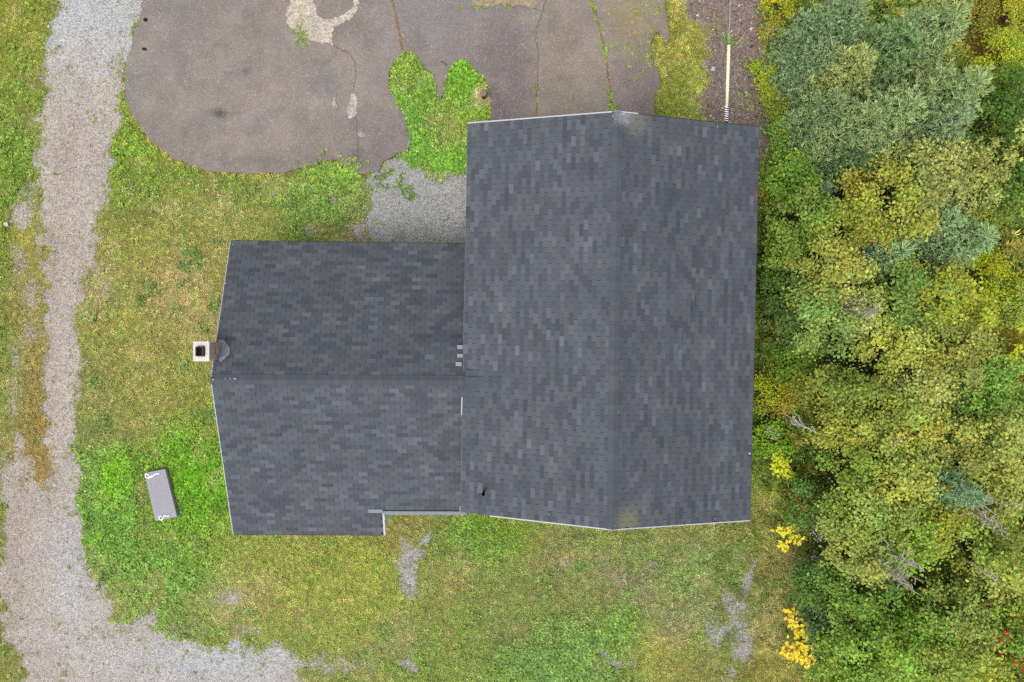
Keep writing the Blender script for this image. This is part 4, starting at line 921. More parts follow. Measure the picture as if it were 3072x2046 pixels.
def spruce(label, ax, ay, h, rb, rgb, group=None, seed=0, tip=1.0, z0=.25):
    """spruce with its leader at photo point ax, ay: whorls of boughs, twigs and needle shoots"""
    rng = np.random.default_rng(seed + int(ax + 3 * ay)); a = P(ax, ay, h)
    root = tag(empty('spruce_tree', (a.x, a.y, 0)), label, 'spruce', group)
    S, D, L, W, TW = [], [], [], [], []
    t = Tubes(); t.add([(0, 0, -.03), (0, 0, h * .5), (0, 0, h - .05)], [.03 + .012 * h, .02 + .007 * h, .012], 7)
    z = z0; wh = 0
    while z < h - .12:
        f = z / h; Lb = rb * (1 - f) ** .68 * (1 + .10 * math.sin(wh * 2.1)) + .10; nb = int(rng.integers(6, 9)) if f < .85 else 5
        el = -0.12 + f * .95
        for k in range(nb):
            az = 2 * math.pi * (k + rng.uniform(-.3, .3)) / nb + wh * .7; Lk = Lb * rng.uniform(.75, 1.12); zz = z + rng.uniform(-.07, .07)
            dr = np.array([math.cos(az) * math.cos(el), math.sin(az) * math.cos(el), math.sin(el)])
            side = np.array([-math.sin(az), math.cos(az), 0]); p0 = np.array([0, 0, zz])
            ntw = max(2, int(Lk / .17))
            for q in range(ntw + 1):
                s = Lk * (.30 + .70 * q / ntw); p = p0 + dr * s + np.array([0, 0, .10 * Lk * (s / Lk) ** 2])
                half = min(.46, (Lk - s) * .60 + .04); nt_ = max(1, int(half / .15) + 1)
                for sg in (-1, 1):
                    for w in range(nt_):
                        if sg > 0 and w == 0 and q < ntw: continue
                        pp = p + side * sg * half * (w / nt_) * rng.uniform(.8, 1.2) + dr * half * .5 * (w / nt_) + rng.normal(size=3) * .03
                        out = unit(dr * .9 + side * sg * (.35 + .5 * w / nt_) + np.array([0, 0, .35]))
                        lum = rng.normal(1, .10)
                        for m_ in range(7):               # a spray of needle shoots fanning out of the twig end
                            dd = unit(out + rng.normal(size=3) * .55 + np.array([0, 0, .12])); S.append(pp); D.append(dd); L.append(rng.uniform(.10, .19)); W.append(rng.uniform(.015, .023)); TW.append(np.clip(lum, .7, 1.25))
            if k % 3 == 0: t.add([p0, tuple(p0 + dr * Lk * .6)], [.012, .004], 4)
        z += rng.uniform(.20, .28); wh += 1
    for k in range(16):                     # the leader and its long new shoots
        az = k * 2.4; el = rng.uniform(.35, 1.2); zz = h - rng.uniform(.02, .5)
        S.append(np.array([0, 0, zz])); D.append(np.array([math.cos(az) * math.cos(el), math.sin(az) * math.cos(el), math.sin(el)])); L.append(rng.uniform(.28, .55)); W.append(.017); TW.append(1.5)
    S.append(np.array([0, 0, h - .3])); D.append(np.array([0, 0, 1.0])); L.append(.55); W.append(.02); TW.append(1.5)
    S = np.array(S); D = np.array(D); L = np.array(L)[:, None]; W = np.array(W)[:, None]; TW = np.array(TW); n = len(S)
    t1, t2 = frames(D, rng)
    V = np.empty((n, 5, 3)); m = S + D * L * .35
    V[:, 0] = S; V[:, 1] = m + t1 * W; V[:, 2] = m + (-.5 * t1 + .87 * t2) * W; V[:, 3] = m + (-.5 * t1 - .87 * t2) * W; V[:, 4] = S + D * L
    i = np.arange(n)[:, None] * 5
    F3 = np.concatenate([i + np.array(q) for q in ((1, 2, 4), (2, 3, 4), (3, 1, 4), (0, 2, 1), (0, 3, 2))])
    base = lin(rgb) / K * 1.9 * np.array([.99, 1.05, .86])
    col = base[None] * (rng.normal(1, .15, n) * np.where(TW > 1.3, 1.4 * tip, TW))[:, None] * np.stack([1 + rng.normal(0, .04, n), np.ones(n), 1 + rng.normal(0, .04, n)], -1)
    old = rng.random(n) < .02; col[old] = lin((128, 116, 80)) / K
    yl = TW > 1.3; col[yl] = col[yl] * .5 + lin((176, 184, 138)) / K * .5 * 1.1
    col = np.clip(col, .004, .7)
    link('crown', mesh_np('crown', V.reshape(-1, 3), faces3=F3, col=np.repeat(col, 5, 0)), M['needle'], root)
    t.obj('trunk', M['bark'], root)
    return root

BLUE, SAGE, GRN = (130, 150, 116), (146, 162, 116), (120, 144, 100)
spruce('tall sage spruce leaning into view at the top edge by the golden meadow', 2872, 40, 5.2, 1.75, SAGE, 'spruce grove', 1)
spruce('tallest spruce, its pale spiky leader farthest out beside the meadow', 2942, 236, 5.4, 1.75, SAGE, 'spruce grove', 2)
spruce('blue spruce cut by the top edge above the yellow-tipped spruce', 2580, 5, 4.2, 1.3, BLUE, 'spruce grove', 3)
spruce('blue-green spruce nearest the stony strip, lowest on that side', 2502, 140, 3.1, 1.15, BLUE, 'spruce grove', 4)
spruce('yellow-tipped olive spruce in the middle of the spruce grove', 2600, 165, 3.9, 1.3, (158, 166, 108), 'spruce grove', 5)
spruce('spruce with reddish bare leader twigs behind the yellow-tipped one', 2745, 300, 4.6, 1.55, SAGE, 'spruce grove', 6)
spruce('bluish spruce below the tallest spruce at the grove edge', 2885, 345, 4.8, 1.4, BLUE, 'spruce grove', 7)
spruce('sage spruce with spread boughs in the lower half of the grove', 2640, 345, 3.9, 1.5, SAGE, 'spruce grove', 8)
spruce('dense green spruce filling the top of the grove beside the sage one', 2745, 95, 4.6, 1.6, GRN, 'spruce grove', 9)
spruce('dark spruce at the foot of the grove above the alders', 2600, 455, 3.0, 1.2, (98, 122, 86), 'spruce grove', 10)
spruce('tiny blue spruce sapling beside the bright green sapling', 2482, 560, 1.9, .5, (126, 148, 116), 'spruce grove', 11)
spruce('small sage spruce on the lower left flank of the grove', 2522, 300, 3.2, 1.15, (132, 150, 110), 'spruce grove', 12)
spruce('short blue-green spruce at the foot of the grove beside the lime sprigs', 2432, 215, 2.1, .8, BLUE, 'spruce grove', 18)
spruce('pale blue-grey spruce alone among alders, in line with the chimney', 2712, 748, 3.6, 1.0, (142, 168, 132), 'scattered spruces', 13, 1.1)
spruce('large pale spruce at the picture edge with a long sideways leader', 2968, 708, 4.4, 1.25, (142, 164, 122), 'scattered spruces', 14, 1.1)
spruce('pale spruce overlapping the large one beside it, slightly higher up', 2872, 655, 4.0, 1.1, (140, 164, 126), 'scattered spruces', 15, 1.1)
spruce('small open blue spruce near the grey dead twigs', 2930, 1490, 4.7, 1.0, (132, 160, 128), 'scattered spruces', 16, 1.1)
spruce('half hidden small spruce under the bare dead shrub', 2688, 1716, 2.6, .7, (128, 146, 112), 'scattered spruces', 17)

OLV, YOL, DKG, TAN, LIM, BRT = (140, 148, 78), (160, 156, 70), (92, 116, 52), (164, 156, 92), (150, 160, 44), (112, 156, 56)
def alder(label, px, py, rpx, h, rgb, **k): return broadleaf('alder', label, 'alder', px, py, rpx, h, rgb, group='alders of the thicket', **k)
def shrub(label, px, py, rpx, h, rgb, **k): return broadleaf('shrub', label, 'shrub', px, py, rpx, h, rgb, group='shrubs of the thicket', **k)
shrub('bright green sapling below the grove beside the roof corner', 2368, 535, 72, 2.3, BRT, leaf=.10)
shrub('yellow-orange fern-like shrub touching the upper right roof edge', 2312, 590, 44, 1.0, (166, 150, 60), leaf=.07)
shrub('lime sprig beside the stones, upper of the two', 2292, 212, 26, .7, LIM, leaf=.06)
shrub('lime sprig beside the stones, lower of the two', 2302, 268, 26, .7, LIM, leaf=.06)
shrub('olive shrub between lime sprigs and the small sage spruce', 2338, 330, 42, 1.0, (128, 136, 56), leaf=.06)
shrub('green shrub just off the top right roof corner', 2345, 415, 40, 1.0, (122, 146, 58), leaf=.07)
shrub('yellow shrub cut by the top edge beside the stony strip', 2334, 20, 34, .9, (164, 160, 44), leaf=.06)
shrub('golden shrub under the blue spruce by the stony strip', 2312, 80, 24, .7, (150, 142, 56), leaf=.06)
alder('yellow-flecked alder below the spruce grove', 2640, 612, 105, 4.0, YOL, alt=(196, 180, 72), altf=.12)
alder('broad olive-tan alder below the bluish spruce', 2775, 520, 112, 4.4, TAN)
alder('olive-tan alder beside the dark trees at the picture edge', 2890, 520, 100, 4.4, (158, 152, 84))
alder('tan alder directly above the pale spruces', 2800, 610, 90, 4.2, (162, 150, 88), alt=(190, 150, 70), altf=.06)
alder('dark green alder right of the tallest spruce', 2990, 370, 95, 4.0, DKG)
alder('dark alder at the picture edge below the lime bush', 3050, 300, 80, 3.6, (98, 124, 52))
alder('deep green alder at the picture edge level with the roof top', 3040, 480, 90, 4.0, (88, 112, 48))
alder('small dark alder between tan alders and the picture edge', 2985, 590, 80, 3.8, (110, 128, 56))
shrub('lime bush under the golden meadow at the upper right', 2995, 200, 80, 1.9, (156, 164, 52), leaf=.06)
shrub('yellow bush in the top right corner', 3045, 40, 50, 1.4, (170, 166, 58), leaf=.06)
shrub('brown-green bush in the meadow near the sage spruce', 2945, 30, 40, 1.0, (136, 128, 56), leaf=.06)
alder('green alder beside the roof below the fern-like shrub', 2400, 645, 80, 3.2, (118, 138, 62))
alder('mid green alder close to the roof edge, above the darkest one', 2345, 740, 72, 3.0, (116, 136, 58))
alder('yellow-green alder left of the pale blue-grey spruce', 2515, 690, 88, 3.8, (146, 150, 62))
alder('dark green alder hugging the roof edge', 2335, 860, 66, 2.6, (82, 108, 48))
alder('light olive alder left of the pale blue-grey spruce, below the yellow-green one', 2470, 800, 90, 3.8, (150, 152, 74))
alder('tan-leaved alder below the pale blue-grey spruce', 2545, 850, 80, 3.9, (166, 160, 84))
alder('dark alder at the roof edge in line with the wing ridge above', 2345, 965, 68, 2.7, (80, 106, 50))
alder('broad green alder midway down the roof edge', 2450, 962, 100, 3.8, (134, 150, 78))
alder('pale olive alder beside the pinkish twigs', 2525, 935, 80, 4.0, (152, 160, 92))
alder('green alder below the two pale spruces', 2695, 910, 105, 4.0, (124, 142, 70))
alder('yellow-green alder under the large pale spruce', 2810, 895, 98, 4.0, (156, 156, 62))
alder('yellow alder in the gap toward the meadow', 2880, 945, 70, 3.4, (168, 158, 58))
shrub('lime thicket bush below the large pale spruce', 2960, 840, 84, 2.0, (158, 162, 42), leaf=.065)
shrub('pale green bush at the picture edge beside golden grass', 3035, 905, 72, 2.2, (150, 160, 72), leaf=.065)
alder('yellowish alder above the dark hollow', 2655, 1030, 86, 3.8, (164, 160, 76))
alder('olive alder right of the yellowish one', 2730, 1062, 76, 3.8, (152, 154, 72))
alder('loose olive alder toward the golden grass', 2835, 1030, 88, 3.8, (146, 148, 74))
shrub('glossy bright green shrub at the roof edge', 2372, 1062, 62, 1.6, (108, 150, 50), leaf=.09)
shrub('low bluish green shrub in the dark hollow', 2560, 1075, 78, 1.8, (70, 106, 52), leaf=.06)
shrub('yellow shrub beside the glossy bright green one', 2400, 1120, 48, 1.3, (160, 152, 58), leaf=.07)
shrub('spreading yellow goldenrod bush at the roof edge', 2318, 1188, 56, 1.1, (156, 158, 48), leaf=.06, alt=(196, 170, 60))
alder('dark olive alder above the fallen dead branch', 2520, 1180, 88, 3.3, (128, 138, 62))
alder('green alder in the middle of the thicket', 2630, 1205, 84, 3.7, (132, 144, 68))
alder('tan alder with thin foliage in the middle of the thicket', 2735, 1150, 86, 4.0, (172, 164, 92))
alder('grey-olive alder right of the thin tan one', 2820, 1140, 80, 3.8, (150, 154, 84))
alder('fresh green alder below the golden grass', 2920, 1120, 92, 3.6, (118, 146, 66))
alder('fresh green alder at the picture edge below the golden grass', 3020, 1235, 86, 3.4, (126, 150, 64))
alder('olive alder at the end of the fallen dead branch', 2515, 1270, 72, 3.2, (154, 154, 68))
alder('light olive alder right of the branch end', 2600, 1300, 80, 3.8, (164, 160, 80))
alder('yellow-olive alder below the middle of the thicket', 2690, 1270, 86, 4.0, (154, 156, 72))
alder('light olive alder with a dark gap on its right', 2775, 1280, 88, 4.0, (158, 160, 78))
alder('green alder beside the dark gap near the picture edge', 2875, 1260, 76, 3.2, (112, 136, 58))
alder('pale tan alder at the picture edge above the open blue spruce', 2965, 1300, 96, 4.2, (154, 158, 84))
shrub('bright green leafy shrub at the lower right roof edge', 2318, 1318, 56, .9, (120, 160, 48), leaf=.10)
alder('green alder above the yellow-tan one', 2545, 1415, 84, 3.6, (126, 142, 60))
alder('yellow-tan alder left of the open blue spruce', 2670, 1430, 92, 4.2, (170, 162, 78), alt=(204, 184, 90))
alder('brownish alder above the open blue spruce', 2780, 1410, 76, 4.0, (164, 152, 80))
alder('tan alder at the picture edge above the grey twigs', 2975, 1405, 84, 4.2, (172, 160, 82))
alder('wide pale olive alder beside the white asters', 2590, 1545, 118, 4.0, (146, 156, 78))
alder('pale alder with a pinkish thin top', 2565, 1650, 84, 3.8, (154, 156, 84))
alder('vivid green alder in the lower thicket', 2675, 1615, 92, 3.6, (134, 154, 60))
alder('yellow-olive alder below the open blue spruce', 2800, 1530, 96, 3.9, (158, 150, 62))
alder('broad olive alder in front of the grey twigs', 2905, 1600, 112, 4.3, (146, 154, 70))
alder('tan alder at the picture edge above the red berries', 3020, 1665, 92, 4.4, (156, 156, 78))
shrub('dark shrub with a streak of orange leaves', 2435, 1515, 70, 2.0, (98, 134, 60), leaf=.07, alt=(190, 110, 50), altf=.08)
shrub('dark green shrub between the yellow leaf clusters', 2440, 1745, 74, 2.0, (96, 128, 58), leaf=.065)
shrub('blue-green shrub behind the tall yellow leaf cluster', 2470, 1850, 70, 1.8, (98, 134, 78), leaf=.07)
alder('leafy green alder between the dead shrub and the yellow leaves', 2560, 1780, 84, 3.0, (114, 138, 60))
alder('leafy green alder at the lower edge of the thicket', 2560, 1910, 104, 3.6, (126, 150, 66))
alder('bright green alder cut by the bottom edge', 2650, 1985, 90, 3.8, (130, 154, 62))
alder('green alder cut by the bottom edge beside the yellow leaves', 2525, 2020, 80, 3.2, (126, 148, 66))
alder('bright fern-green alder below the bare dead shrub', 2745, 1870, 80, 3.0, (110, 148, 58))
alder('olive alder right of the fern-green one', 2830, 1820, 84, 3.6, (136, 148, 74))
alder('grey-green alder near the red berries', 2905, 1880, 84, 3.8, (148, 156, 80))
alder('dense green alder above the red berries', 3000, 1815, 78, 3.8, (136, 152, 66))
alder('yellow-topped alder near the bottom edge', 2915, 1985, 70, 3.6, (182, 172, 66))
alder('olive alder at the bottom edge between bright green and yellow ones', 2795, 1975, 90, 3.7, (140, 150, 70))
alder('brown-olive alder in the bottom right corner', 3030, 2010, 72, 3.8, (146, 140, 72))
broadleaf('mountain_ash', 'mountain ash with scattered red berry clusters at the picture edge', 'mountain ash', 3035, 1890, 84, 4.3, (120, 142, 56), berries=40, leaf=.075)

# dead wood
def dead_branch(name, label, pts, w0, seed, n=12, side=.5, cat='dead branch'):
    rng = random.Random(seed); P3 = [P(*p) for p in pts]; base = P3[0].copy(); t = Tubes()
    loc = [p - base for p in P3]
    t.add(loc, [w0 * (1 - .75 * i / (len(loc) - 1)) for i in range(len(loc))], 6)
    for k in range(n):
        s = rng.uniform(.2, .98); f = s * (len(loc) - 1); i = min(int(f), len(loc) - 2); p = loc[i].lerp(loc[i + 1], f - i); d = (loc[i + 1] - loc[i]).normalized()
        sd = Vector((rng.uniform(-1, 1), rng.uniform(-1, 1), rng.uniform(-.3, .5))); e = (d * .8 + sd * .8).normalized(); L = side * rng.uniform(.35, 1)
        m_ = p + e * L * .5 + Vector((rng.uniform(-.05, .05), rng.uniform(-.05, .05), 0)); q = p + (e + Vector((rng.uniform(-.3, .3), rng.uniform(-.3, .3), .1))) * L
        t.add([p, m_, q], [w0 * .4, w0 * .28, w0 * .12], 4)
        if rng.random() < .6: t.add([m_, m_ + (e + sd * .6) * L * .35], [w0 * .24, w0 * .08], 4)
    o = t.obj(name, M['dead_wood']); o.location = base; return tag(o, label, cat)
dead_branch('dead_branch', 'long bleached dead branch lying over the undergrowth beside the roof', [(2478, 1318, 2.6), (2440, 1292, 2.5), (2405, 1275, 2.3), (2375, 1255, 2.1), (2350, 1240, 1.9)], .036, 4, 16, .45)
dead_branch('dead_branch', 'short forked bleached branch poking from alders above the yellow-tan one', [(2645, 1360, 2.6), (2670, 1338, 3.4), (2692, 1325, 3.8), (2702, 1320, 4.1)], .022, 5, 5, .25)
dead_branch('dead_branch', 'bleached forked branch over the broad olive alder', [(2898, 1680, 3.2), (2930, 1700, 4.2), (2960, 1725, 4.5), (2992, 1742, 4.6)], .026, 6, 8, .4)
def dead_shrub(label, px, py, h, rpx, n, seed):
    rng = random.Random(seed); c = P(px, py, h); r = rpx * (H - h) / F; t = Tubes(); lean = .0
    for k in range(n):
        a_ = rng.uniform(0, 6.28); rr = r * rng.uniform(.5, 1); b0 = Vector((0, 0, h * rng.uniform(.2, .55))); e = Vector((math.cos(a_) * rr, math.sin(a_) * rr, h * rng.uniform(.75, 1.05)))
        m_ = b0.lerp(e, .5) + Vector((rng.uniform(-.1, .1), rng.uniform(-.1, .1), .12)); t.add([b0, m_, e], [.026, .020, .011], 4)
        for j in range(5):
            p = m_.lerp(e, rng.random()); t.add([p, p + Vector((rng.uniform(-.28, .28), rng.uniform(-.28, .28), rng.uniform(-.05, .18)))], [.013, .007], 4)
    t.add([(0, 0, -.03), (0, 0, h * .6)], [.05, .03], 6)
    o = t.obj('dead_shrub', M['dead_wood']); o.location = (c.x, c.y, 0); return tag(o, label, 'dead shrub')
dead_shrub('bare grey dead shrub with a fan of twigs in the lower thicket', 2742, 1715, 4.6, 68, 20, 1)
dead_shrub('bare grey twigs at the picture edge below the open blue spruce', 3030, 1560, 4.9, 74, 16, 2)
dead_shrub('sparse pinkish dead twigs among alders below the pale blue-grey spruce', 2607, 920, 4.4, 40, 12, 3)

# yellow-leaved plants: each leaf its own piece
M['yellow_leaf'] = mat_attr('yellow_leaves', rough=.6, var=.10, scale=20, transl=.25)
lm = []
for s, c in enumerate(((240, 208, 70), (246, 200, 62), (226, 210, 66), (236, 188, 72), (232, 216, 84))):
    V = np.array([(0, 0, 0), (.035, .03, .012), (.042, .065, .014), (.022, .105, .004), (0, .13, -.012), (-.022, .105, .004), (-.042, .065, .014), (-.035, .03, .012), (0, .06, -.004)])
    mm = mesh_np('leaf', V, faces3=[(8, i, (i + 1) % 8) for i in range(8)], col=np.tile(lin(c) / K * 1.65 * np.array([.95, 1.06, 1.0]), (9, 1))); mm.materials.append(M['yellow_leaf']); lm.append(mm)
for s, c in enumerate(((196, 206, 50), (178, 200, 48), (206, 210, 56))):
    mm = lm[0].copy(); mm.name = 'leaf'; a_ = mm.color_attributes['col']; cc2 = np.ones((9, 4), np.float32); cc2[:, :3] = lin(c) / K * 1.6; a_.data.foreach_set('color', cc2.ravel()); lm.append(mm)
def yellow_plant(label, blobs, pal, seed, h=.8):
    rng = random.Random(seed); c0 = P(blobs[0][0], blobs[0][1], 0); root = tag(empty('yellow_plant', c0), label, 'plant', 'yellow-leaved plants'); t = Tubes()
    for (px, py, rx, ry, n) in blobs:
        c = P(px, py, h)
        t.add([Vector((c.x - c0.x, c.y - c0.y, -.02)), Vector((c.x - c0.x, c.y - c0.y, h * .8))], [.012, .006], 5)
        for k in range(int(n * 1.45)):
            a_ = rng.uniform(0, 6.28); q = math.sqrt(rng.random()) * 1.1; p = P(px + math.cos(a_) * q * rx, py + math.sin(a_) * q * ry, h + rng.uniform(-.22, .12))
            o = bpy.data.objects.new('leaf', lm[rng.choice(pal)]); C.objects.link(o); o.parent = root; o.location = p - c0
            o.rotation_euler = (rng.uniform(-.45, .35), rng.uniform(-.4, .4), rng.uniform(0, 6.28)); s = rng.uniform(.9, 1.4); o.scale = (s, s, s)
    t.obj('stem', M['bark'], root); return root
yellow_plant('lime-yellow leafy plant just below the right roof edge', [(2340, 1395, 24, 32, 42), (2362, 1425, 24, 20, 24), (2330, 1370, 16, 16, 12)], [5, 6, 7, 2], 1)
yellow_plant('golden leafy plant beside the white asters', [(2366, 1596, 20, 24, 22), (2336, 1592, 12, 10, 8), (2398, 1624, 18, 9, 10), (2352, 1640, 12, 16, 12)], [0, 2, 4, 1], 2)
yellow_plant('tall golden leafy plant near the bottom edge, largest of three', [(2378, 1845, 22, 30, 34), (2402, 1880, 30, 28, 34), (2412, 1925, 28, 30, 32), (2426, 1980, 30, 18, 28), (2358, 1940, 12, 26, 16), (2385, 1970, 22, 14, 14)], [0, 1, 2, 3, 0], 3)
yellow_plant('yellow-green round-leaved plant at the picture edge beside golden grass', [(3030, 1080, 18, 24, 12), (3052, 1050, 14, 18, 10), (3064, 985, 10, 24, 8)], [5, 6, 7], 4)

# white asters
M['petal'] = plain('white_petals', alb(214, 214, 224), .8, .1, 30, bumps=0)
def aster(label, px, py, rpx, n, seed):
    rng = np.random.default_rng(seed); h = .8; c = P(px, py, 0); r = rpx * H / F; root = tag(empty('aster', c), label, 'aster', 'white asters')
    V = []; F3 = []
    for k in range(n):
        a_ = rng.uniform(0, 6.28); q = r * math.sqrt(rng.random()); p = np.array([math.cos(a_) * q, math.sin(a_) * q, h + rng.uniform(-.2, .1)]); s = rng.uniform(.012, .024); o = len(V); V.append(p + np.array([0, 0, .008]))
        for j in range(6): V.append(p + np.array([math.cos(j * 1.047) * s, math.sin(j * 1.047) * s, 0]))
        F3 += [(o, o + 1 + j, o + 1 + (j + 1) % 6) for j in range(6)]
    link('blossoms', mesh_np('blossoms', np.array(V), faces3=F3), M['petal'], root)
    t = Tubes()
    for k in range(12):
        a_ = rng.uniform(0, 6.28); q = r * .8 * rng.random(); t.add([(0, 0, -.02), (math.cos(a_) * q, math.sin(a_) * q, h * .9)], [.008, .004], 4)
    t.obj('stem', M['bark'], root)
aster('hazy white aster patch at the thicket edge, upper and largest', 2432, 1582, 26, 130, 1)
aster('compact bright white aster clump below the golden leafy plant', 2414, 1651, 10, 60, 2)
aster('thin white aster patch between the clump and the pale alder', 2455, 1640, 22, 60, 3)
aster('pale aster patch touching the lower right roof edge', 2292, 1285, 22, 70, 4)
aster('white aster clump cut by the bottom edge', 2450, 2036, 14, 60, 5)

# ---- instanced ground cover (grass, undergrowth, loose stones): nobody could count it
src = bpy.data.collections.new('cover_sources')
def tuft(name, n, r, L, w, lean, seed, leafy=False):
    rng = np.random.default_rng(seed); V = []; F3 = []; Cc = []
    for k in range(n):
        a_ = rng.uniform(0, 6.28); q = r * math.sqrt(rng.random()); b = np.array([math.cos(a_) * q, math.sin(a_) * q, 0.0]); a2 = a_ + rng.normal() * .9
        l = L * rng.uniform(.6, 1.2); ln = lean * rng.uniform(.5, 1.3); d = np.array([math.cos(a2) * math.sin(ln), math.sin(a2) * math.sin(ln), math.cos(ln)]); s = np.array([-math.sin(a2), math.cos(a2), 0]) * w * rng.uniform(.7, 1.2)
        o = len(V); v = rng.normal(1, .20); hu = rng.normal(0, .06)
        if leafy:
            V += [b, b + d * l * .55 + s, b + d * l, b + d * l * .55 - s]; F3 += [(o, o + 1, o + 2), (o, o + 2, o + 3)]
        else:
            m_ = b + d * l * .55; V += [b - s * .6, b + s * .6, m_ + s * .5, b + d * l + np.array([0, 0, -l * .18])]; F3 += [(o, o + 1, o + 2), (o, o + 2, o + 3)]
        Cc += [np.clip(np.array([1 + hu, 1, 1 - hu]) * v, .4, 1.8)] * 4
    o = bpy.data.objects.new(name, mesh_np(name, np.array(V), faces3=F3, col=np.array(Cc))); o.data.materials.append(M['blade']); src.objects.link(o); return o
def pebble(name, seed):
    rng = np.random.default_rng(seed); bm = bmesh.new(); bmesh.ops.create_icosphere(bm, subdivisions=1, radius=1.0)
    for v in bm.verts: v.co *= rng.uniform(.75, 1.2); v.co.z *= .6
    me = bpy.data.meshes.new(name); bm.to_mesh(me); bm.free()
    a_ = me.color_attributes.new('col', 'FLOAT_COLOR', 'POINT'); a_.data.foreach_set('color', np.ones(len(me.vertices) * 4, np.float32))
    o = bpy.data.objects.new(name, me); me.materials.append(M['stone']); src.objects.link(o); return o
T_LAWN = tuft('a_lawn', 20, .085, .065, .0075, 1.15, 1); T_LAWN2 = tuft('b_lawn', 18, .09, .075, .008, 1.25, 2)
T_LEAF = tuft('c_broad', 14, .06, .085, .022, 1.15, 3, True); T_LONG = tuft('d_long', 22, .06, .26, .006, .8, 4); T_BUSH = tuft('e_bush', 26, .17, .12, .036, 1.0, 5, True); T_FERN = tuft('f_fern', 24, .10, .30, .026, 1.05, 6, True)
PEB = [pebble('g_pebble', 11), pebble('h_pebble', 12)]
ORDER = [T_LAWN, T_LAWN2, T_LEAF, T_LONG, T_BUSH, T_FERN] + PEB
def scatter(name, label, pts, rot, scl, tint, kind_i):
    me = bpy.data.meshes.new(name); n = len(pts); me.vertices.add(n); me.vertices.foreach_set('co', np.asarray(pts, np.float32).ravel())
    a_ = me.attributes.new('rot', 'FLOAT_VECTOR', 'POINT'); a_.data.foreach_set('vector', np.asarray(rot, np.float32).ravel())
    a_ = me.attributes.new('scl', 'FLOAT', 'POINT'); a_.data.foreach_set('value', np.asarray(scl, np.float32))
    a_ = me.attributes.new('pick', 'INT', 'POINT'); a_.data.foreach_set('value', np.asarray(kind_i, np.int32))
    a_ = me.attributes.new('tint', 'FLOAT_COLOR', 'POINT'); t4 = np.ones((n, 4), np.float32); t4[:, :3] = tint; a_.data.foreach_set('color', t4.ravel())
    o = link(name, me); tag(o, label, kind='stuff')
    g = bpy.data.node_groups.new(name, 'GeometryNodeTree')
    g.interface.new_socket('Geometry', in_out='INPUT', socket_type='NodeSocketGeometry'); g.interface.new_socket('Geometry', in_out='OUTPUT', socket_type='NodeSocketGeometry')
    gi, go = g.nodes.new('NodeGroupInput'), g.nodes.new('NodeGroupOutput')
    ip = g.nodes.new('GeometryNodeInstanceOnPoints'); ci = g.nodes.new('GeometryNodeCollectionInfo'); ci.inputs['Collection'].default_value = src
    ci.inputs['Separate Children'].default_value = True; ci.inputs['Reset Children'].default_value = True
    def attr(nm, dt):
        x = g.nodes.new('GeometryNodeInputNamedAttribute'); x.data_type = dt; x.inputs['Name'].default_value = nm; return x.outputs['Attribute']
    e2r = g.nodes.new('FunctionNodeEulerToRotation'); g.links.new(attr('rot', 'FLOAT_VECTOR'), e2r.inputs[0])
    ip.inputs['Pick Instance'].default_value = True
    g.links.new(gi.outputs[0], ip.inputs['Points']); g.links.new(ci.outputs[0], ip.inputs['Instance']); g.links.new(attr('pick', 'INT'), ip.inputs['Instance Index'])
    g.links.new(e2r.outputs[0], ip.inputs['Rotation']); g.links.new(attr('scl', 'FLOAT'), ip.inputs['Scale']); g.links.new(ip.outputs[0], go.inputs[0])
    md = o.modifiers.new('scatter', 'NODES'); md.node_group = g
    return o
rng = np.random.default_rng(99)
def candidates(dens, x0=-17.9, x1=17.9, y0=-12.1, y1=12.1):
    n = int(dens * (x1 - x0) * (y1 - y0)); return rng.uniform(x0, x1, n), rng.uniform(y0, y1, n)
def in_house(X, Y, m=.5):
    return ((X > MC.x + m) & (X < MD.x - m) & (Y > MC.y + m) & (Y < MA.y - m)) | ((X > WA.x + m) & (X < 0) & (Y > WC.y + m + .6) & (Y < WA.y - m))

X, Y = candidates(190); U, V = toUV(X, Y); k = ~in_house(X, Y); X, Y, U, V = X[k], Y[k], U[k], V[k]
asd = poly_sdf(U, V, ASPHALT) + (fbm(U, V, .05, 91, 4) - .5) * 14; g, _ = gravel_field(U, V); fo = poly_sdf(U, V, FOREST)
cover = (1 - sstep(.30, .68, g + (fbm(U, V, .06, 121, 4) - .5) * .55)) + .035
cover = np.where(g > .9, cover * .5, cover)
spot_ = sstep(.60, .68, fbm(U, V, .06, 123, 4)) * sstep(.55, .62, fbm(U, V, .012, 125, 3) + .14 * np.exp(-(((U - 620) / 330) ** 2 + ((V - 1960) / 90) ** 2)) + .16 * (np.abs(poly_sdf(U, V, DRIVE)) < 55) + .12 * (np.abs(poly_sdf(U, V, YARD_GRAVEL)) < 40)); cover = np.maximum(cover, spot_ * .75)
cd = np.minimum.reduce([line_dist(U, V, CRACKS[0]), line_dist(U, V, CRACKS[2]) + 1, line_dist(U, V, CRACKS[3]) + 0])
crk = (cd < 5 + 4 * vnoise(U, V, .05, 5)) & (rng.random(len(U)) < .95)
weedy = np.exp(-(((U - 1905) / 55) ** 2 + ((V - 85) / 100) ** 2)) * .16 + np.exp(-(((U - 1010) / 90) ** 2 + ((V - 505) / 22) ** 2)) * 1.1 + np.exp(-(((U - 905) / 16) ** 2 + ((V - 85) / 40) ** 2)) * .9 + np.exp(-(((U - 1470) / 60) ** 2 + ((V - 22) / 6) ** 2)) * .7 + np.exp(-(((U - 1609) / 4) ** 2 + ((V - 318) / 30) ** 2)) * 1.2
p = np.where(asd > -2, np.where(crk, 1.0, weedy), cover)
p = np.where(fo > 25, p * .55, p); p = np.where(np.hypot(U - 1452, V - 291) < 21, p * .12, p)
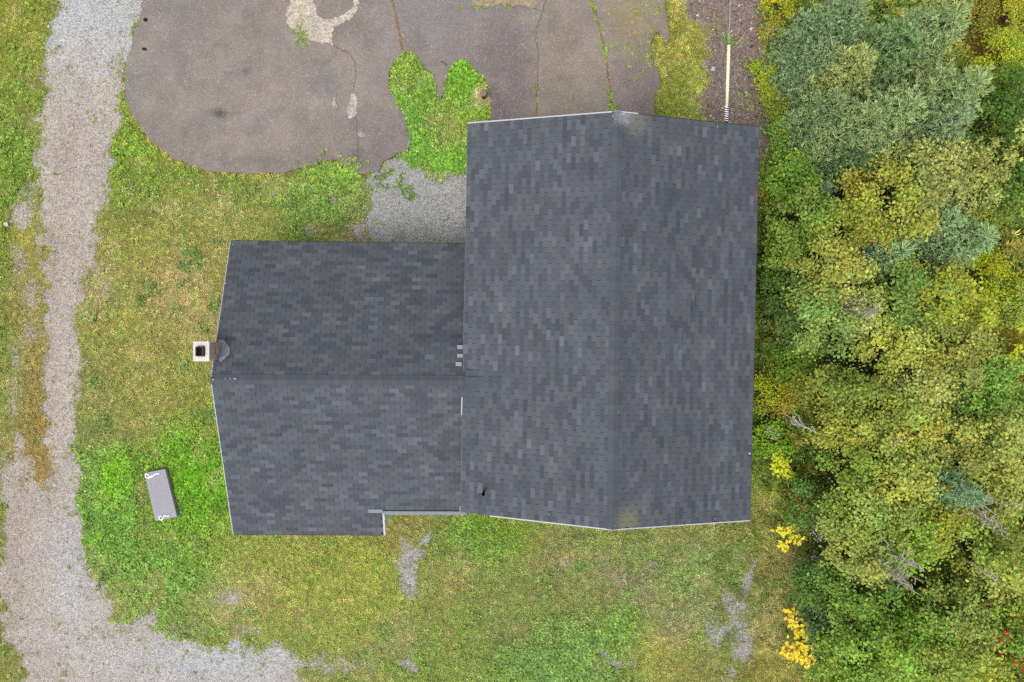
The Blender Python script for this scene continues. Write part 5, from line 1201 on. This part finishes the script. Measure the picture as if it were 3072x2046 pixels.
k = rng.random(len(U)) < p; X, Y, U, V, asd, fo, g, crk = (q[k] for q in (X, Y, U, V, asd, fo, g, crk)); n = len(X)
col = ground_color(U, V)
onasp = asd > -2
c_or = lin((150, 132, 62)); c_gr = lin((112, 132, 52))
mixv = (vnoise(U, V, .02, 9) > .45)[:, None]
d3 = line_dist(U, V, CRACKS[3]) < 14
col = np.where(onasp[:, None], np.where(mixv, c_gr, c_or), col); col = np.where((onasp & d3)[:, None], lin((158, 126, 66)), col)
well = np.exp(-(((U - 1452) / 22) ** 2 + ((V - 291) / 22) ** 2))[:, None]; col = col * (1 - well) + lin((182, 160, 116)) * well
edge = np.exp(-np.abs(asd + 5) / 4.5)[:, None] * (U < 1050)[:, None] * (V > 330)[:, None] * .6; col = col * (1 - edge) + lin((176, 146, 78)) * edge
sparse = sstep(.35, .7, g)[:, None]; col = col * (1 - .5 * sparse) + lin((118, 116, 66)) * .5 * sparse
tint = col / K * 3.0 * np.array([1.0, 1.055, 1.16]) * np.clip(rng.normal(1, .145, n), .5, 1.7)[:, None] * np.stack([1 + rng.normal(0, .07, n), np.ones(n), 1 + rng.normal(0, .08, n)], -1)
lush = sstep(1.12, 1.5, col[:, 1] / (col[:, 0] + 1e-4))
pk = np.where(rng.random(n) < .22 + .45 * lush, 2, np.where(rng.random(n) < .5, 0, 1)); pk = np.where((fo > 0) & (rng.random(n) < .6), 3, pk)
pk = np.where((U > 1950) & (V < 340) & (rng.random(n) < .08), 3, pk); pk = np.where((U > 2150) & (V > 1500) & (rng.random(n) < .10), 3, pk)
scl = rng.uniform(.7, 1.25, n) * np.where(onasp, .6, 1.0) * np.where(sparse[:, 0] > .5, .75, 1.0); scl = np.where(pk == 2, scl * (.75 + .5 * lush), scl)
z = np.where(asd > 0, .035, gheight(X, Y) + .006)
WEEDS = [(585, 768), (592, 790), (560, 745), (552, 800), (550, 850), (610, 985), (420, 895), (455, 860), (285, 955), (290, 1150), (620, 1250), (312, 1260), (480, 1270), (665, 735), (640, 915), (390, 570), (465, 630), (652, 545), (700, 600), (760, 560), (585, 1610), (600, 1640), (420, 1500), (400, 1520), (310, 1730), (820, 1615), (990, 1630), (760, 1845), (560, 1100), (640, 1245), (1010, 488), (970, 492), (1045, 490), (1140, 530), (990, 560), (1065, 640), (880, 610), (1210, 560), (1235, 590), (1320, 530), (1280, 505), (1860, 1620), (1740, 1640), (1890, 1780), (1740, 1700), (2240, 1615), (2130, 1600), (2310, 1745), (2060, 1760), (1150, 1890), (1420, 1600), (1400, 1640), (1460, 1580), (2235, 290), (2190, 130), (2205, 395), (2250, 200)]
wu, wv, wt_ = [], [], []
for (x, y) in WEEDS:
    m_ = int(rng.integers(4, 12)); sp_ = rng.uniform(8, 15); wu.append(x + rng.normal(0, sp_, m_)); wv.append(y + rng.normal(0, sp_, m_))
    wt_.append(np.tile(lin((112, 138, 66) if rng.random() < .6 else (132, 146, 76)) * rng.normal(1, .1), (m_, 1)))
wu, wv, wt_ = np.concatenate(wu), np.concatenate(wv), np.concatenate(wt_); m_ = len(wu); wX = (wu - 1536) * H / F; wY = -(wv - 1023) * H / F
X = np.concatenate([X, wX]); Y = np.concatenate([Y, wY]); z = np.concatenate([z, gheight(wX, wY) + .02]); scl = np.concatenate([scl, rng.uniform(.8, 1.35, m_)]); pk = np.concatenate([pk, np.full(m_, 2)])
tint = np.concatenate([tint, wt_ / K * 2.5 * np.array([1.05, 1.0, 1.3]) * np.clip(rng.normal(1, .15, m_), .6, 1.5)[:, None]]); n = len(X)
rot = np.stack([rng.normal(0, .12, n), rng.normal(0, .12, n), rng.uniform(0, 6.28, n)], -1)
scatter('grass', 'short weedy grass of the lawn, greener and yellower in patches', np.stack([X, Y, z], -1), rot, scl, np.clip(tint, .005, .8), pk)

# undergrowth on the thicket floor and its edges
X, Y = candidates(95, 7.2, 17.9); U, V = toUV(X, Y); fo = poly_sdf(U, V, FOREST) + (fbm(U, V, .03, 131, 4) - .5) * 60
mead = np.exp(-(((U - 2970) / 100) ** 2 + ((V - 110) / 130) ** 2)) + np.exp(-(((U - 3045) / 60) ** 2 + ((V - 1060) / 140) ** 2))
k = (fo > 0) & (rng.random(len(X)) < np.where(fo < 60, .8, .55)) & ~in_house(X, Y, .1) & (rng.random(len(X)) > mead * .6); X, Y, U, V, fo, mead = (q[k] for q in (X, Y, U, V, fo, mead)); n = len(X)
pal = lin(np.array([(96, 120, 52), (120, 136, 60), (146, 146, 64), (84, 108, 50), (150, 136, 72), (112, 140, 58)]))
ci_ = np.clip((fbm(U, V, .02, 141, 4) * 8 - 1.0 + rng.normal(0, .7, n)), 0, 5).astype(int)
col = pal[ci_]; mm = np.clip(mead, 0, 1)[:, None]; col = col * (1 - mm) + lin((156, 134, 64)) * mm
tint = col / K * 2.3 * np.array([1.0, 1.05, 1.0]) * np.clip(rng.normal(1, .18, n), .5, 1.6)[:, None]
pk = np.where(rng.random(n) < .5, 4, np.where(rng.random(n) < .5, 5, 3)); pk = np.where(mead > .35, 3, pk)
zz = rng.uniform(0, .35, n) * np.clip(fo / 80, .1, 1); scl = rng.uniform(.7, 1.3, n)
rot = np.stack([rng.normal(0, .2, n), rng.normal(0, .2, n), rng.uniform(0, 6.28, n)], -1)
scatter('undergrowth', 'mixed green undergrowth between the trees of the thicket', np.stack([X, Y, zz], -1), rot, scl, np.clip(tint, .005, .8), pk)

# loose stones: driveway gravel, yard gravel and the coarse stones by the gable
X, Y = candidates(420); U, V = toUV(X, Y); g, gc = gravel_field(U, V); asd = poly_sdf(U, V, ASPHALT)
ne = poly_sdf(U, V, STONES_NE); near = (asd > 0) & (asd < 60) & (U < 480)
p = np.where(asd > 0, np.where(near, .02, .003), sstep(.35, .75, g) * .42 + .004); p = np.where(ne > 0, p * 1.3, p)
k = (rng.random(len(X)) < p) & ~in_house(X, Y, .3); X, Y, U, V, asd, ne, gc = (q[k] for q in (X, Y, U, V, asd, ne, gc)); n = len(X)
big = ne > -6; s = np.where(big, rng.lognormal(-3.55, .38, n), rng.lognormal(-4.35, .38, n))
tint = gc / K * np.clip(rng.normal(1.06, .30, n), .4, 2.0)[:, None] * np.stack([1 + rng.normal(0, .04, n), np.ones(n), 1 + rng.normal(0, .05, n)], -1)
wt = rng.random(n) < .02; tint[wt] = lin((222, 218, 212)) / K
z = np.where(asd > 0, .04, gheight(X, Y) + .010)
scatter('gravel', 'loose gravel stones on the driveway and yard', np.stack([X, Y, z], -1), np.stack([rng.normal(0, .2, n), rng.normal(0, .2, n), rng.uniform(0, 6.28, n)], -1), s, np.clip(tint, .01, .8), rng.integers(6, 8, n))
